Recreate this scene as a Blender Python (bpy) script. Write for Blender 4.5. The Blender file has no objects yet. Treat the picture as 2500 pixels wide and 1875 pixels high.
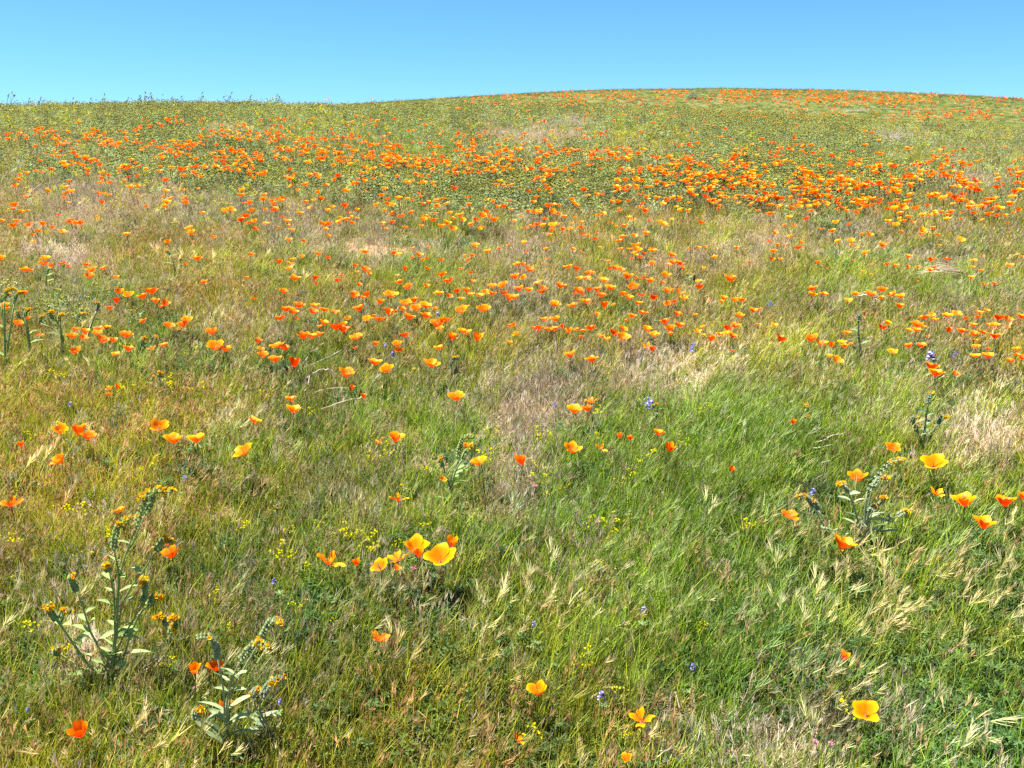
import bpy, math, random
import numpy as np
from mathutils import Vector, Matrix

random.seed(7)
rng = np.random.default_rng(7)
sc = bpy.context.scene
COL = sc.collection

# ------------------------------------------------------------------ camera
FPX = 2165.0                      # focal length in pixels of the 2500 x 1875 photograph
PITCH = math.radians(14.0)
CAMZ = 1.75
cam_data = bpy.data.cameras.new('camera')
cam = bpy.data.objects.new('camera', cam_data)
COL.objects.link(cam)
cam.location = (0, 0, CAMZ)
cam.rotation_euler = (math.radians(90) - PITCH, 0, 0)
cam_data.sensor_width = 36.0
cam_data.lens = 36.0 * FPX / 2500.0
cam_data.clip_start = 0.05
cam_data.clip_end = 3000
sc.camera = cam

# ------------------------------------------------------------------ sky, sun, exposure
SUN_DIR = Vector((-0.34, 0.08, 0.93)).normalized()      # towards the sun
sun_el = math.asin(SUN_DIR.z)
sun_az = math.atan2(SUN_DIR.x, SUN_DIR.y)
world = bpy.data.worlds.new('World')
sc.world = world
world.use_nodes = True
wn = world.node_tree
wn.nodes.clear()
sky = wn.nodes.new('ShaderNodeTexSky')
sky.sky_type = 'NISHITA'
sky.sun_disc = False
sky.sun_elevation = sun_el
sky.sun_rotation = sun_az
sky.altitude = 900
sky.air_density = 1.0
sky.dust_density = 0.0
sky.ozone_density = 3.0
tint = wn.nodes.new('ShaderNodeMix')
tint.data_type = 'RGBA'; tint.blend_type = 'MULTIPLY'
tint.inputs[0].default_value = 1.0
tint.inputs[7].default_value = (0.43, 0.77, 1.06, 1)
bg = wn.nodes.new('ShaderNodeBackground')
bg.inputs['Strength'].default_value = 0.050
wo = wn.nodes.new('ShaderNodeOutputWorld')
wn.links.new(sky.outputs[0], tint.inputs[6])
wn.links.new(tint.outputs[2], bg.inputs['Color'])
wn.links.new(bg.outputs[0], wo.inputs['Surface'])

sd = bpy.data.lights.new('sun', 'SUN')
sun = bpy.data.objects.new('sun', sd)
COL.objects.link(sun)
sd.energy = 5.0
sd.angle = math.radians(0.53)
sd.color = (1.0, 0.95, 0.87)
sun.rotation_euler = SUN_DIR.to_track_quat('Z', 'Y').to_euler()
sun.location = (-20, -5, 40)

sc.view_settings.view_transform = 'Standard'
sc.view_settings.look = 'None'
sc.view_settings.exposure = 1.85
sc.view_settings.gamma = 1.0
sc.view_settings.use_curve_mapping = False
sc.render.engine = 'CYCLES'
sc.cycles.max_bounces = 6
sc.cycles.diffuse_bounces = 3
sc.cycles.transmission_bounces = 4
sc.cycles.use_denoising = False

# ------------------------------------------------------------------ noise and terrain
def lat_noise(x, y, s, seed):
    x = np.asarray(x, float) / s + 1000.0 + seed * 17.3
    y = np.asarray(y, float) / s + 1000.0 + seed * 9.1
    xi = np.floor(x).astype(np.int64); yi = np.floor(y).astype(np.int64)
    fx = x - xi; fy = y - yi
    fx = fx * fx * (3 - 2 * fx); fy = fy * fy * (3 - 2 * fy)
    def h(a, b):
        n = (a * 374761393 + b * 668265263 + seed * 974711) & 0xFFFFFFFF
        n = ((n ^ (n >> 13)) * 1274126177) & 0xFFFFFFFF
        n = n ^ (n >> 16)
        return (n & 0xFFFF) / 65535.0
    a = h(xi, yi); b = h(xi + 1, yi); c = h(xi, yi + 1); d = h(xi + 1, yi + 1)
    return (a * (1 - fx) + b * fx) * (1 - fy) + (c * (1 - fx) + d * fx) * fy

def fbm(x, y, s, seed, n=3):
    r = 0; a = 1; t = 0
    for i in range(n):
        r = r + a * lat_noise(x, y, s / 2 ** i, seed + i * 5); t += a; a *= 0.55
    return r / t

_Y = np.linspace(-60, 600, 13201)
_S = np.interp(_Y, [-60, 0, 1.5, 2.6, 4, 6, 10, 20, 25, 29, 34, 45, 70, 110, 600],
               [0.02, 0.05, 0.12, 0.235, 0.20, 0.15, 0.135, 0.124, 0.098, 0.055, -0.02, -0.07, -0.06, -0.02, -0.004])
_Z = np.concatenate([[0], np.cumsum((_S[1:] + _S[:-1]) / 2 * np.diff(_Y))])
_Z -= np.interp(2.08, _Y, _Z)

def ground(x, y):
    x = np.asarray(x, float); y = np.asarray(y, float)
    z = np.interp(y, _Y, _Z)
    rt = np.clip((x - 2.0) / 12.0, 0, 2.0) * np.clip((y - 8) / 20.0, 0, 1)
    z = z - 0.62 * rt
    hill = 9.5 * np.exp(-((y - 95) / 46.0) ** 2) * np.exp(-((x - 19) / 84.0) ** 2)
    k = 0.6
    z = np.log(np.exp(np.clip(z, -40, 40) / k) + np.exp(np.clip(hill - 0.6, -40, 40) / k)) * k - k * 0.35
    z = z + (fbm(x, y, 1.3, 3) - 0.5) * 0.09 + (fbm(x, y, 9.0, 4) - 0.5) * 0.22 * np.clip((y - 3) / 10, 0, 1)
    return z

_z0 = float(ground(0, 2.08))
cp, sp = math.cos(PITCH), math.sin(PITCH)

def project(x, y, z):
    """world point -> pixel of the 2500 x 1875 photograph, and depth"""
    dz = z - CAMZ
    zc = y * cp - dz * sp
    yc = y * sp + dz * cp
    zc = np.maximum(zc, 0.05)
    return 1250 + FPX * x / zc, 937.5 - FPX * yc / zc, zc

_T = np.concatenate([np.arange(1.5, 12, 0.02), np.arange(12, 150, 0.1)])
def at(px, py, h=0.0):
    """the point in the field seen at that pixel, h above the ground"""
    dx = (px - 1250) / FPX; dy = -(py - 937.5) / FPX
    d = np.array([dx, cp + dy * sp, -sp + dy * cp])
    P = d[None] * _T[:, None]
    f = P[:, 2] + CAMZ - ground(P[:, 0], P[:, 1]) - h
    neg = np.where(f < 0)[0]
    i = int(neg[0]) if len(neg) else int(np.argmin(f[:600] if py > 260 else f))
    if i > 0 and len(neg):
        t = _T[i - 1] + (_T[i] - _T[i - 1]) * f[i - 1] / (f[i - 1] - f[i])
    else:
        t = _T[i]
    p = d * t
    return Vector((p[0], p[1], p[2] + CAMZ)), t

# ------------------------------------------------------------------ materials
def plant_material(name, transl=0.35, rough=0.6, spec=0.12, object_tint=False):
    m = bpy.data.materials.new(name); m.use_nodes = True
    nt = m.node_tree; nt.nodes.clear()
    vc = nt.nodes.new('ShaderNodeAttribute'); vc.attribute_name = 'vc'
    if object_tint:
        ic = nt.nodes.new('ShaderNodeObjectInfo'); icout = ic.outputs['Color']
    else:
        ic = nt.nodes.new('ShaderNodeAttribute'); ic.attribute_name = 'icol'; ic.attribute_type = 'INSTANCER'
        icout = ic.outputs['Color']
    mul = nt.nodes.new('ShaderNodeMix'); mul.data_type = 'RGBA'; mul.blend_type = 'MULTIPLY'
    mul.inputs[0].default_value = 1.0
    nt.links.new(vc.outputs['Color'], mul.inputs[6]); nt.links.new(icout, mul.inputs[7])
    pr = nt.nodes.new('ShaderNodeBsdfPrincipled')
    pr.inputs['Roughness'].default_value = rough
    pr.inputs['Specular IOR Level'].default_value = spec
    tr = nt.nodes.new('ShaderNodeBsdfTranslucent')
    mx = nt.nodes.new('ShaderNodeMixShader'); mx.inputs[0].default_value = transl
    out = nt.nodes.new('ShaderNodeOutputMaterial')
    nt.links.new(mul.outputs[2], pr.inputs['Base Color'])
    nt.links.new(mul.outputs[2], tr.inputs['Color'])
    nt.links.new(pr.outputs[0], mx.inputs[1]); nt.links.new(tr.outputs[0], mx.inputs[2])
    nt.links.new(mx.outputs[0], out.inputs['Surface'])
    return m

M_PLANT = plant_material('field_plants')                          # instanced stuff
M_THING = plant_material('single_plants', object_tint=True)       # plants that are things

def petal_material(name, instanced):
    """orange petals: deeper at the base, yellower to the rim, fine veins, per-flower tone"""
    m = bpy.data.materials.new(name); m.use_nodes = True
    nt = m.node_tree; nt.nodes.clear()
    vc = nt.nodes.new('ShaderNodeAttribute'); vc.attribute_name = 'vc'
    sep = nt.nodes.new('ShaderNodeSeparateColor'); nt.links.new(vc.outputs['Color'], sep.inputs[0])
    if instanced:
        ic = nt.nodes.new('ShaderNodeAttribute'); ic.attribute_name = 'icol'; ic.attribute_type = 'INSTANCER'
    else:
        ic = nt.nodes.new('ShaderNodeObjectInfo')
    tone = nt.nodes.new('ShaderNodeSeparateColor'); nt.links.new(ic.outputs['Color'], tone.inputs[0])
    # veins run along the petal: wave over the across-coordinate
    vein = nt.nodes.new('ShaderNodeMath'); vein.operation = 'MULTIPLY'; vein.inputs[1].default_value = 70
    nt.links.new(sep.outputs[1], vein.inputs[0])
    si = nt.nodes.new('ShaderNodeMath'); si.operation = 'SINE'; nt.links.new(vein.outputs[0], si.inputs[0])
    sc_ = nt.nodes.new('ShaderNodeMath'); sc_.operation = 'MULTIPLY'; sc_.inputs[1].default_value = 0.05
    nt.links.new(si.outputs[0], sc_.inputs[0])
    a = nt.nodes.new('ShaderNodeMath'); a.operation = 'ADD'
    nt.links.new(sep.outputs[0], a.inputs[0]); nt.links.new(sc_.outputs[0], a.inputs[1])
    b = nt.nodes.new('ShaderNodeMath'); b.operation = 'ADD'
    nt.links.new(a.outputs[0], b.inputs[0]); nt.links.new(tone.outputs[0], b.inputs[1])
    b2 = nt.nodes.new('ShaderNodeMath'); b2.operation = 'SUBTRACT'; b2.inputs[1].default_value = 0.5
    nt.links.new(b.outputs[0], b2.inputs[0])
    rmp = nt.nodes.new('ShaderNodeValToRGB')
    el = rmp.color_ramp.elements
    el[0].position = 0.05; el[0].color = (0.74, 0.13, 0.001, 1)
    el[1].position = 1.0; el[1].color = (0.93, 0.47, 0.002, 1)
    e = el.new(0.5); e.color = (0.90, 0.27, 0.001, 1)
    e = el.new(0.8); e.color = (0.92, 0.38, 0.001, 1)
    # the petal's outside is painted redder to imitate shade and transmitted light; yellow hem
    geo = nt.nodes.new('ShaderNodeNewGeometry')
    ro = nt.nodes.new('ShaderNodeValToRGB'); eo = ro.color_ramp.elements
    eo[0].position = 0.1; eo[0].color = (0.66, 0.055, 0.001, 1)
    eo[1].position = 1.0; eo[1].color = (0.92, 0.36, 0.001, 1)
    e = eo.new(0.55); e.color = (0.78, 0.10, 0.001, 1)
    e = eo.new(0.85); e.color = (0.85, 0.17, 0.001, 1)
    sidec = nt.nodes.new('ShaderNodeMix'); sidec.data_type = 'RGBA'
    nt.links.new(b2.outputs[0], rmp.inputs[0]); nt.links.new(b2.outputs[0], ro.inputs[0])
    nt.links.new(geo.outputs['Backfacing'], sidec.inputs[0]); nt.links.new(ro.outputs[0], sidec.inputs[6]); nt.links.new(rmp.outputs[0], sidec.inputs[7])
    pr = nt.nodes.new('ShaderNodeBsdfPrincipled')
    pr.inputs['Roughness'].default_value = 0.45
    pr.inputs['Specular IOR Level'].default_value = 0.15
    tr = nt.nodes.new('ShaderNodeBsdfTranslucent')
    hs = nt.nodes.new('ShaderNodeMix'); hs.data_type = 'RGBA'; hs.blend_type = 'MULTIPLY'; hs.inputs[0].default_value = 1
    hs.inputs[7].default_value = (1.0, 0.55, 0.4, 1)               # light that passes through comes out redder
    nt.links.new(sidec.outputs[2], hs.inputs[6])
    mx = nt.nodes.new('ShaderNodeMixShader'); mx.inputs[0].default_value = 0.42
    out = nt.nodes.new('ShaderNodeOutputMaterial')
    nt.links.new(sidec.outputs[2], pr.inputs['Base Color']); nt.links.new(hs.outputs[2], tr.inputs['Color'])
    nt.links.new(pr.outputs[0], mx.inputs[1]); nt.links.new(tr.outputs[0], mx.inputs[2])
    nt.links.new(mx.outputs[0], out.inputs['Surface'])
    return m

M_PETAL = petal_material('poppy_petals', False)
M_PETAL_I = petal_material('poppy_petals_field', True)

def soil_material():
    m = bpy.data.materials.new('soil'); m.use_nodes = True
    nt = m.node_tree; bs = nt.nodes['Principled BSDF']
    tc = nt.nodes.new('ShaderNodeTexCoord')
    n1 = nt.nodes.new('ShaderNodeTexNoise'); n1.inputs['Scale'].default_value = 1.4; n1.inputs['Detail'].default_value = 6
    n2 = nt.nodes.new('ShaderNodeTexNoise'); n2.inputs['Scale'].default_value = 55; n2.inputs['Detail'].default_value = 8
    for n in (n1, n2): nt.links.new(tc.outputs['Object'], n.inputs['Vector'])
    r1 = nt.nodes.new('ShaderNodeValToRGB'); e = r1.color_ramp.elements
    e[0].position = 0.35; e[0].color = (0.13, 0.105, 0.05, 1); e[1].position = 0.65; e[1].color = (0.27, 0.18, 0.11, 1)
    r2 = nt.nodes.new('ShaderNodeValToRGB'); e = r2.color_ramp.elements
    e[0].position = 0.3; e[0].color = (0.45, 0.42, 0.38, 1); e[1].position = 0.7; e[1].color = (1.35, 1.3, 1.2, 1)
    nt.links.new(n1.outputs[0], r1.inputs[0]); nt.links.new(n2.outputs[0], r2.inputs[0])
    mu = nt.nodes.new('ShaderNodeMix'); mu.data_type = 'RGBA'; mu.blend_type = 'MULTIPLY'; mu.inputs[0].default_value = 1
    nt.links.new(r1.outputs[0], mu.inputs[6]); nt.links.new(r2.outputs[0], mu.inputs[7])
    # sandy bare places keep their own paler colour
    at_ = nt.nodes.new('ShaderNodeAttribute'); at_.attribute_name = 'sand'
    sm = nt.nodes.new('ShaderNodeMix'); sm.data_type = 'RGBA'; sm.inputs[7].default_value = (0.42, 0.26, 0.15, 1)
    nt.links.new(at_.outputs['Fac'], sm.inputs[0]); nt.links.new(mu.outputs[2], sm.inputs[6])
    # too far off to tell blades apart the turf is part of the ground
    tu = nt.nodes.new('ShaderNodeAttribute'); tu.attribute_name = 'turf'
    n3 = nt.nodes.new('ShaderNodeTexNoise'); n3.inputs['Scale'].default_value = 0.9; n3.inputs['Detail'].default_value = 8
    nt.links.new(tc.outputs['Object'], n3.inputs['Vector'])
    r3 = nt.nodes.new('ShaderNodeValToRGB'); e = r3.color_ramp.elements
    e[0].position = 0.38; e[0].color = (0.065, 0.095, 0.015, 1); e[1].position = 0.66; e[1].color = (0.15, 0.13, 0.05, 1)
    nt.links.new(n3.outputs[0], r3.inputs[0])
    tm = nt.nodes.new('ShaderNodeMix'); tm.data_type = 'RGBA'
    nt.links.new(tu.outputs['Fac'], tm.inputs[0]); nt.links.new(sm.outputs[2], tm.inputs[6]); nt.links.new(r3.outputs[0], tm.inputs[7])
    nt.links.new(tm.outputs[2], bs.inputs['Base Color'])
    bs.inputs['Roughness'].default_value = 0.95; bs.inputs['Specular IOR Level'].default_value = 0.1
    bp = nt.nodes.new('ShaderNodeBump'); bp.inputs['Strength'].default_value = 0.8; bp.inputs['Distance'].default_value = 0.02
    nt.links.new(n2.outputs[0], bp.inputs['Height']); nt.links.new(bp.outputs[0], bs.inputs['Normal'])
    return m
M_SOIL = soil_material()

# ------------------------------------------------------------------ mesh accumulator
class MB:
    def __init__(s): s.v = []; s.f = []; s.c = []
    def add(s, verts, faces, cols):
        o = len(s.v)
        s.v += [tuple(p) for p in verts]; s.c += [tuple(c) for c in cols]
        s.f += [tuple(i + o for i in f) for f in faces]
    def ribbon(s, pts, widths, side, c0, c1):
        """flat blade along pts, its width taken along side"""
        V = []; C = []; n = len(pts)
        for i, (p, w) in enumerate(zip(pts, widths)):
            t = i / (n - 1)
            c = tuple(a + (b - a) * t for a, b in zip(c0, c1))
            V.append(p - side * (w / 2)); V.append(p + side * (w / 2)); C += [c, c]
        F = [(2 * i, 2 * i + 1, 2 * i + 3, 2 * i + 2) for i in range(n - 1)]
        s.add(V, F, C)
    def tube(s, pts, radii, c0, c1, n=5):
        V = []; C = []; F = []; m = len(pts)
        for i, p in enumerate(pts):
            d = (pts[min(i + 1, m - 1)] - pts[max(i - 1, 0)])
            d = d.normalized() if d.length > 1e-9 else Vector((0, 0, 1))
            a = d.orthogonal().normalized(); b = d.cross(a)
            t = i / (m - 1); c = tuple(x + (y - x) * t for x, y in zip(c0, c1))
            for k in range(n):
                th = 2 * math.pi * k / n
                V.append(p + (a * math.cos(th) + b * math.sin(th)) * radii[i]); C.append(c)
        for i in range(m - 1):
            for k in range(n):
                F.append((i * n + k, i * n + (k + 1) % n, (i + 1) * n + (k + 1) % n, (i + 1) * n + k))
        F.append(tuple(range(n - 1, -1, -1))); F.append(tuple(range((m - 1) * n, m * n)))
        s.add(V, F, C)
    def blob(s, c, r, col, sq=1.0):
        """small six-point bud"""
        P = [Vector((r, 0, 0)), Vector((0, r, 0)), Vector((-r, 0, 0)), Vector((0, -r, 0)), Vector((0, 0, r * sq)), Vector((0, 0, -r * sq))]
        s.add([c + p for p in P], [(0, 1, 4), (1, 2, 4), (2, 3, 4), (3, 0, 4), (1, 0, 5), (2, 1, 5), (3, 2, 5), (0, 3, 5)], [col] * 6)
    def mesh(s, name, mat, smooth=True):
        me = bpy.data.meshes.new(name)
        me.from_pydata(s.v, [], s.f)
        ca = me.color_attributes.new('vc', 'FLOAT_COLOR', 'POINT')
        a = np.ones((len(s.v), 4), np.float32); a[:, :3] = np.array(s.c, np.float32)[:, :3]
        ca.data.foreach_set('color', a.ravel())
        if smooth: me.polygons.foreach_set('use_smooth', [True] * len(me.polygons))
        me.materials.append(mat); me.update()
        return me

def tag(o, label=None, cat=None, group=None, kind=None):
    if label: o['label'] = label
    if cat: o['category'] = cat
    if group: o['group'] = group
    if kind: o['kind'] = kind
    return o

def put(name, me, parent=None, loc=(0, 0, 0)):
    o = bpy.data.objects.new(name, me); COL.objects.link(o); o.location = loc
    if parent: o.parent = parent
    return o

def empty(name, loc):
    o = bpy.data.objects.new(name, None); COL.objects.link(o); o.location = loc
    o.empty_display_size = 0.05
    return o

def vary(c, a=0.2):
    k = 1 + random.uniform(-a, a)
    return tuple(max(0.0, x * k * (1 + random.uniform(-a, a) * 0.4)) for x in c)

# ------------------------------------------------------------------ ground (the hillside)
def build_ground():
    xs = np.concatenate([-np.geomspace(700, 9, 60), np.arange(-8.8, 8.81, 0.11), np.geomspace(9, 700, 60)])
    ys = np.concatenate([np.linspace(-60, 0, 18), np.arange(0.3, 9, 0.09), np.geomspace(9.05, 130, 170), np.geomspace(135, 595, 24)])
    X, Y = np.meshgrid(xs, ys); Z = ground(X, Y)
    px, py, _ = project(X, Y, Z)
    near = (Y > 1.2) & (Y < 40)
    sand = np.zeros_like(X)
    for (cx, cy, rx, ry, a) in SAND:
        sand = np.maximum(sand, a * np.exp(-(((px - cx) / rx) ** 2 + ((py - cy) / ry) ** 2)) * near)
    nx, ny = len(xs), len(ys)
    V = np.stack([X.ravel(), Y.ravel(), Z.ravel()], 1)
    veg = np.clip((Y - 38) / 10, 0, 1)
    i = np.arange(nx * ny).reshape(ny, nx)
    F = np.stack([i[:-1, :-1].ravel(), i[:-1, 1:].ravel(), i[1:, 1:].ravel(), i[1:, :-1].ravel()], 1)
    me = bpy.data.meshes.new('ground')
    me.from_pydata(V.tolist(), [], F.tolist())
    a = me.attributes.new('sand', 'FLOAT', 'POINT'); a.data.foreach_set('value', sand.ravel().astype(np.float32))
    a = me.attributes.new('turf', 'FLOAT', 'POINT'); a.data.foreach_set('value', veg.ravel().astype(np.float32))
    me.polygons.foreach_set('use_smooth', [True] * len(me.polygons))
    me.materials.append(M_SOIL)
    tag(put('ground', me), 'dry tan soil of the sloping hillside under the grass and flowers', kind='structure')
# places in the field, given by where the photograph shows them: centre x, y, radius x, y, strength
SAND = [(930, 600, 150, 18, 0.9), (1060, 1115, 55, 25, 0.6), (230, 1580, 70, 40, 0.5), (1150, 603, 30, 8, 0.6),
        (140, 600, 90, 14, 0.4), (2230, 1720, 70, 50, 0.5), (1780, 1840, 200, 60, 0.4), (1210, 1190, 90, 40, 0.4)]
build_ground()

# ------------------------------------------------------------------ tuft meshes (each tuft leans with the wind, towards +X)
GREEN = (0.285, 0.375, 0.004); GREEN2 = (0.125, 0.21, 0.005); OLIVE = (0.29, 0.285, 0.012)
STRAW = (0.52, 0.41, 0.24); PINK = (0.44, 0.32, 0.205); PALE = (0.62, 0.54, 0.42); PURP = (0.29, 0.20, 0.085)
GREY = (0.17, 0.245, 0.09); FEAC = (0.085, 0.16, 0.055); FORB = (0.065, 0.135, 0.008); YEL = (0.85, 0.52, 0.004)

def curve_pts(base, direction, L, droop, n=4):
    """a blade that starts along direction and bends over by droop"""
    pts = [base.copy()]; d = direction.normalized(); p = base.copy()
    for i in range(n):
        d = (d + droop / n).normalized(); p = p + d * (L / n); pts.append(p.copy())
    return pts

def tuft_grass(nb, hmin, hmax, w, spread, lean, cols, tipcol, tipmix=0.3, segs=3):
    mb = MB()
    for i in range(nb):
        a = random.uniform(0, 2 * math.pi); r = spread * math.sqrt(random.random())
        base = Vector((r * math.cos(a), r * math.sin(a), -0.01))
        d = Vector((random.gauss(0, .22) + lean * .4, random.gauss(0, .22), 1))
        L = random.uniform(hmin, hmax)
        dr = Vector((lean * random.uniform(.5, 1.5) + random.gauss(0, .25), random.gauss(0, .3), -0.25 * random.random()))
        pts = curve_pts(base, d, L, dr, segs)
        th = random.uniform(0, math.pi); side = Vector((math.cos(th), math.sin(th), 0))
        ww = w * random.uniform(.6, 1.3)
        W = [ww * k for k in np.linspace(1, .12, segs + 1)]
        c = vary(random.choice(cols), .28)
        ct = tuple(x * (1 - tipmix) + y * tipmix for x, y in zip(c, tipcol))
        mb.ribbon(pts, W, side, c, ct)
    return mb

def seed_head(mb, p, d, L, n, col, tipc, spread=.27, w=.0016):
    """brush of awns like brome or foxtail"""
    for k in range(n):
        b = p + d * (L * .7 * random.random())
        s = Vector((random.gauss(0, spread), random.gauss(0, spread), random.gauss(0, spread) - .1))
        dd = (d * 1.5 + s).normalized()
        side = dd.orthogonal().normalized()
        side = Matrix.Rotation(random.uniform(0, 3.1), 3, dd) @ side
        e = b + dd * L * random.uniform(.5, 1.0)
        mb.ribbon([b, (b + e) / 2 + Vector((0, 0, -.001)), e], [w * 1.6, w, w * .3], side, vary(col, .2), vary(tipc, .2))

def tuft_headed(ns, hmin, hmax, lean, stemc, hc, tipc, headL=.05, awns=9, nod=.6, w=.0016):
    mb = MB()
    for i in range(ns):
        a = random.uniform(0, 6.28); r = .05 * math.sqrt(random.random())
        base = Vector((r * math.cos(a), r * math.sin(a), -.01))
        d = Vector((random.gauss(0, .18) + lean * .5, random.gauss(0, .18), 1))
        dr = Vector((lean * random.uniform(.6, 1.4) + nod * random.uniform(-.2, .35), random.gauss(0, .25), -nod * .4 * random.random()))
        pts = curve_pts(base, d, random.uniform(hmin, hmax), dr, 4)
        side = Vector((random.gauss(0, 1), random.gauss(0, 1), 0)).normalized()
        c = vary(stemc, .2)
        mb.ribbon(pts, [.0026, .0024, .002, .0016, .0012], side, c, c)
        dd = (pts[-1] - pts[-2]).normalized()
        seed_head(mb, pts[-1], dd, headL * random.uniform(.7, 1.25), awns, hc, tipc, w=w)
    return mb

def join(mb, other):
    o = len(mb.v); mb.v += other.v; mb.c += other.c; mb.f += [tuple(i + o for i in f) for f in other.f]
    return mb

def tuft_feather(nf, L, col):
    """poppy foliage: stalks with finely cut grey-green leaflets"""
    mb = MB()
    for i in range(nf):
        a = random.uniform(0, 6.28)
        d = Vector((math.cos(a) * random.uniform(.3, 1.1), math.sin(a) * random.uniform(.3, 1.1), 1))
        pts = curve_pts(Vector((math.cos(a) * .015, math.sin(a) * .015, 0)), d, L * random.uniform(.6, 1.1),
                        Vector((math.cos(a) * .4, math.sin(a) * .4, -.5)), 5)
        c = vary(col, .2); sd_ = Vector((-math.sin(a), math.cos(a), 0))
        mb.ribbon(pts, [.003, .0028, .0024, .002, .0016, .001], sd_, c, c)
        for j in range(2, 6):
            for q in range(5):
                dd = Vector((random.gauss(0, 1), random.gauss(0, 1), random.gauss(.4, .7))).normalized()
                side = dd.orthogonal().normalized()
                l = L * random.uniform(.10, .22)
                mb.ribbon([pts[j], pts[j] + dd * l * .6, pts[j] + dd * l], [.0022, .0042, .0012], side, c, vary(col, .25))
    return mb

def tuft_forb(n, h, col, leaf=.012, yellow=0):
    """low leafy weed, small oval leaves"""
    mb = MB()
    for i in range(n):
        a = random.uniform(0, 6.28)
        d = Vector((math.cos(a) * .7, math.sin(a) * .7, 1))
        pts = curve_pts(Vector((0, 0, 0)), d, h * random.uniform(.5, 1.1), Vector((random.gauss(0, .4), random.gauss(0, .4), 0)), 4)
        c = vary(col, .25)
        mb.ribbon(pts, [.002, .002, .0018, .0015, .001], Vector((math.sin(a), -math.cos(a), 0)), c, c)
        for j in range(1, 5):
            for q in range(3):
                dd = Vector((random.gauss(0, 1), random.gauss(0, 1), random.gauss(.3, .5))).normalized()
                side = Vector((-dd.y, dd.x, random.gauss(0, .4))).normalized()
                l = leaf * random.uniform(.7, 1.5); cc = vary(col, .3)
                mb.ribbon([pts[j], pts[j] + dd * l * .5, pts[j] + dd * l], [.001, leaf * .45, .0008], side, cc, cc)
        if yellow and random.random() < yellow:
            for q in range(4):
                o_ = Vector((random.gauss(0, .004), random.gauss(0, .004), random.gauss(.002, .002)))
                mb.blob(pts[-1] + o_, .0042, vary(YEL, .15), .5)
    return mb

def floret(mb, c, n_, r, col):
    """five-lobed yellow trumpet, facing n_"""
    a = n_.orthogonal().normalized(); b = n_.cross(a)
    V = [c - n_ * r * 1.1]; C = [tuple(x * .7 for x in col)]
    for k in range(10):
        th = k * math.pi / 5; rr = r * (1.0 if k % 2 == 0 else .62)
        V.append(c + (a * math.cos(th) + b * math.sin(th)) * rr + n_ * (.12 * r if k % 2 == 0 else 0)); C.append(col)
    mb.add(V, [(0, 1 + k, 1 + (k + 1) % 10) for k in range(10)], C)

def coil_head(mb, p, d, L, hue=GREY, nfl=9, curl=1.0, fy=YEL, fr=.0048, side=1):
    """fiddleneck cyme: two rows of hairy buds on a stalk that curls over at the tip, florets on the curl"""
    d = d.normalized(); h = Vector((side, random.gauss(0, .5), 0)).normalized()
    pts = []; q = p.copy(); N = 12
    for i in range(N):
        t = i / (N - 1)
        dd = (d + h * curl * t * t * 1.2 + Vector((0, 0, -1)) * curl * max(0, t - .55) * 2.6).normalized()
        q = q + dd * L / N; pts.append((q.copy(), dd, t))
    mb.tube([p] + [a[0] for a in pts[::3]], [.0042] + [.003] * len(pts[::3]), hue, hue, 4)
    for q, dd, t in pts:
        nrm = dd.orthogonal().normalized()
        for k in range(3):
            o_ = Matrix.Rotation(k * 2.1 + random.random(), 3, dd) @ nrm
            cc = q + o_ * .0062 * (1.1 - .3 * t)
            mb.blob(cc, .0064 * random.uniform(.8, 1.2), vary(hue, .22), 1.3)
            if random.random() < .8:                                   # bristles
                sd_ = o_.orthogonal().normalized()
                mb.ribbon([cc, cc + o_ * .006, cc + (o_ + dd * .4) * .009], [.0012, .0009, .0003], sd_, vary(PALE, .1), PALE)
    for k in range(int(nfl * 1.4)):
        q, dd, t = pts[random.randint(N - 5, N - 1)]
        n_ = (Vector((random.gauss(0, .7), random.gauss(-.2, .7), random.gauss(.5, .5))) + h * .6).normalized()
        floret(mb, q + n_ * random.uniform(.008, .018), n_, fr * random.uniform(.8, 1.15), vary(random.choice([fy, fy, (.80, .36, .004)]), .12))

def lance_leaf(mb, p, d, L, W, col, droop=.5, fold=.25):
    """lance-shaped leaf with a midrib fold"""
    d = d.normalized(); side = d.cross(Vector((0, 0, 1)));
    side = side.normalized() if side.length > .1 else Vector((1, 0, 0))
    pts = curve_pts(p, d, L, Vector((d.x * .4, d.y * .4, -droop)), 5)
    prof = [.35, .8, 1, .85, .5, .04]
    V = []; C = []; F = []
    tw = random.gauss(0, .25)
    for i, q in enumerate(pts):
        s_ = (Matrix.Rotation(tw * i, 3, d) @ side) * (W * prof[i] / 2); up = Vector((0, 0, W * prof[i] * fold))
        V += [q - s_ + up, q, q + s_ + up]
        c = vary(col, .06); C += [c, tuple(x * 1.25 for x in c), c]
    for i in range(5):
        F += [(3 * i, 3 * i + 1, 3 * i + 4, 3 * i + 3), (3 * i + 1, 3 * i + 2, 3 * i + 5, 3 * i + 4)]
    mb.add(V, F, C)

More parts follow.
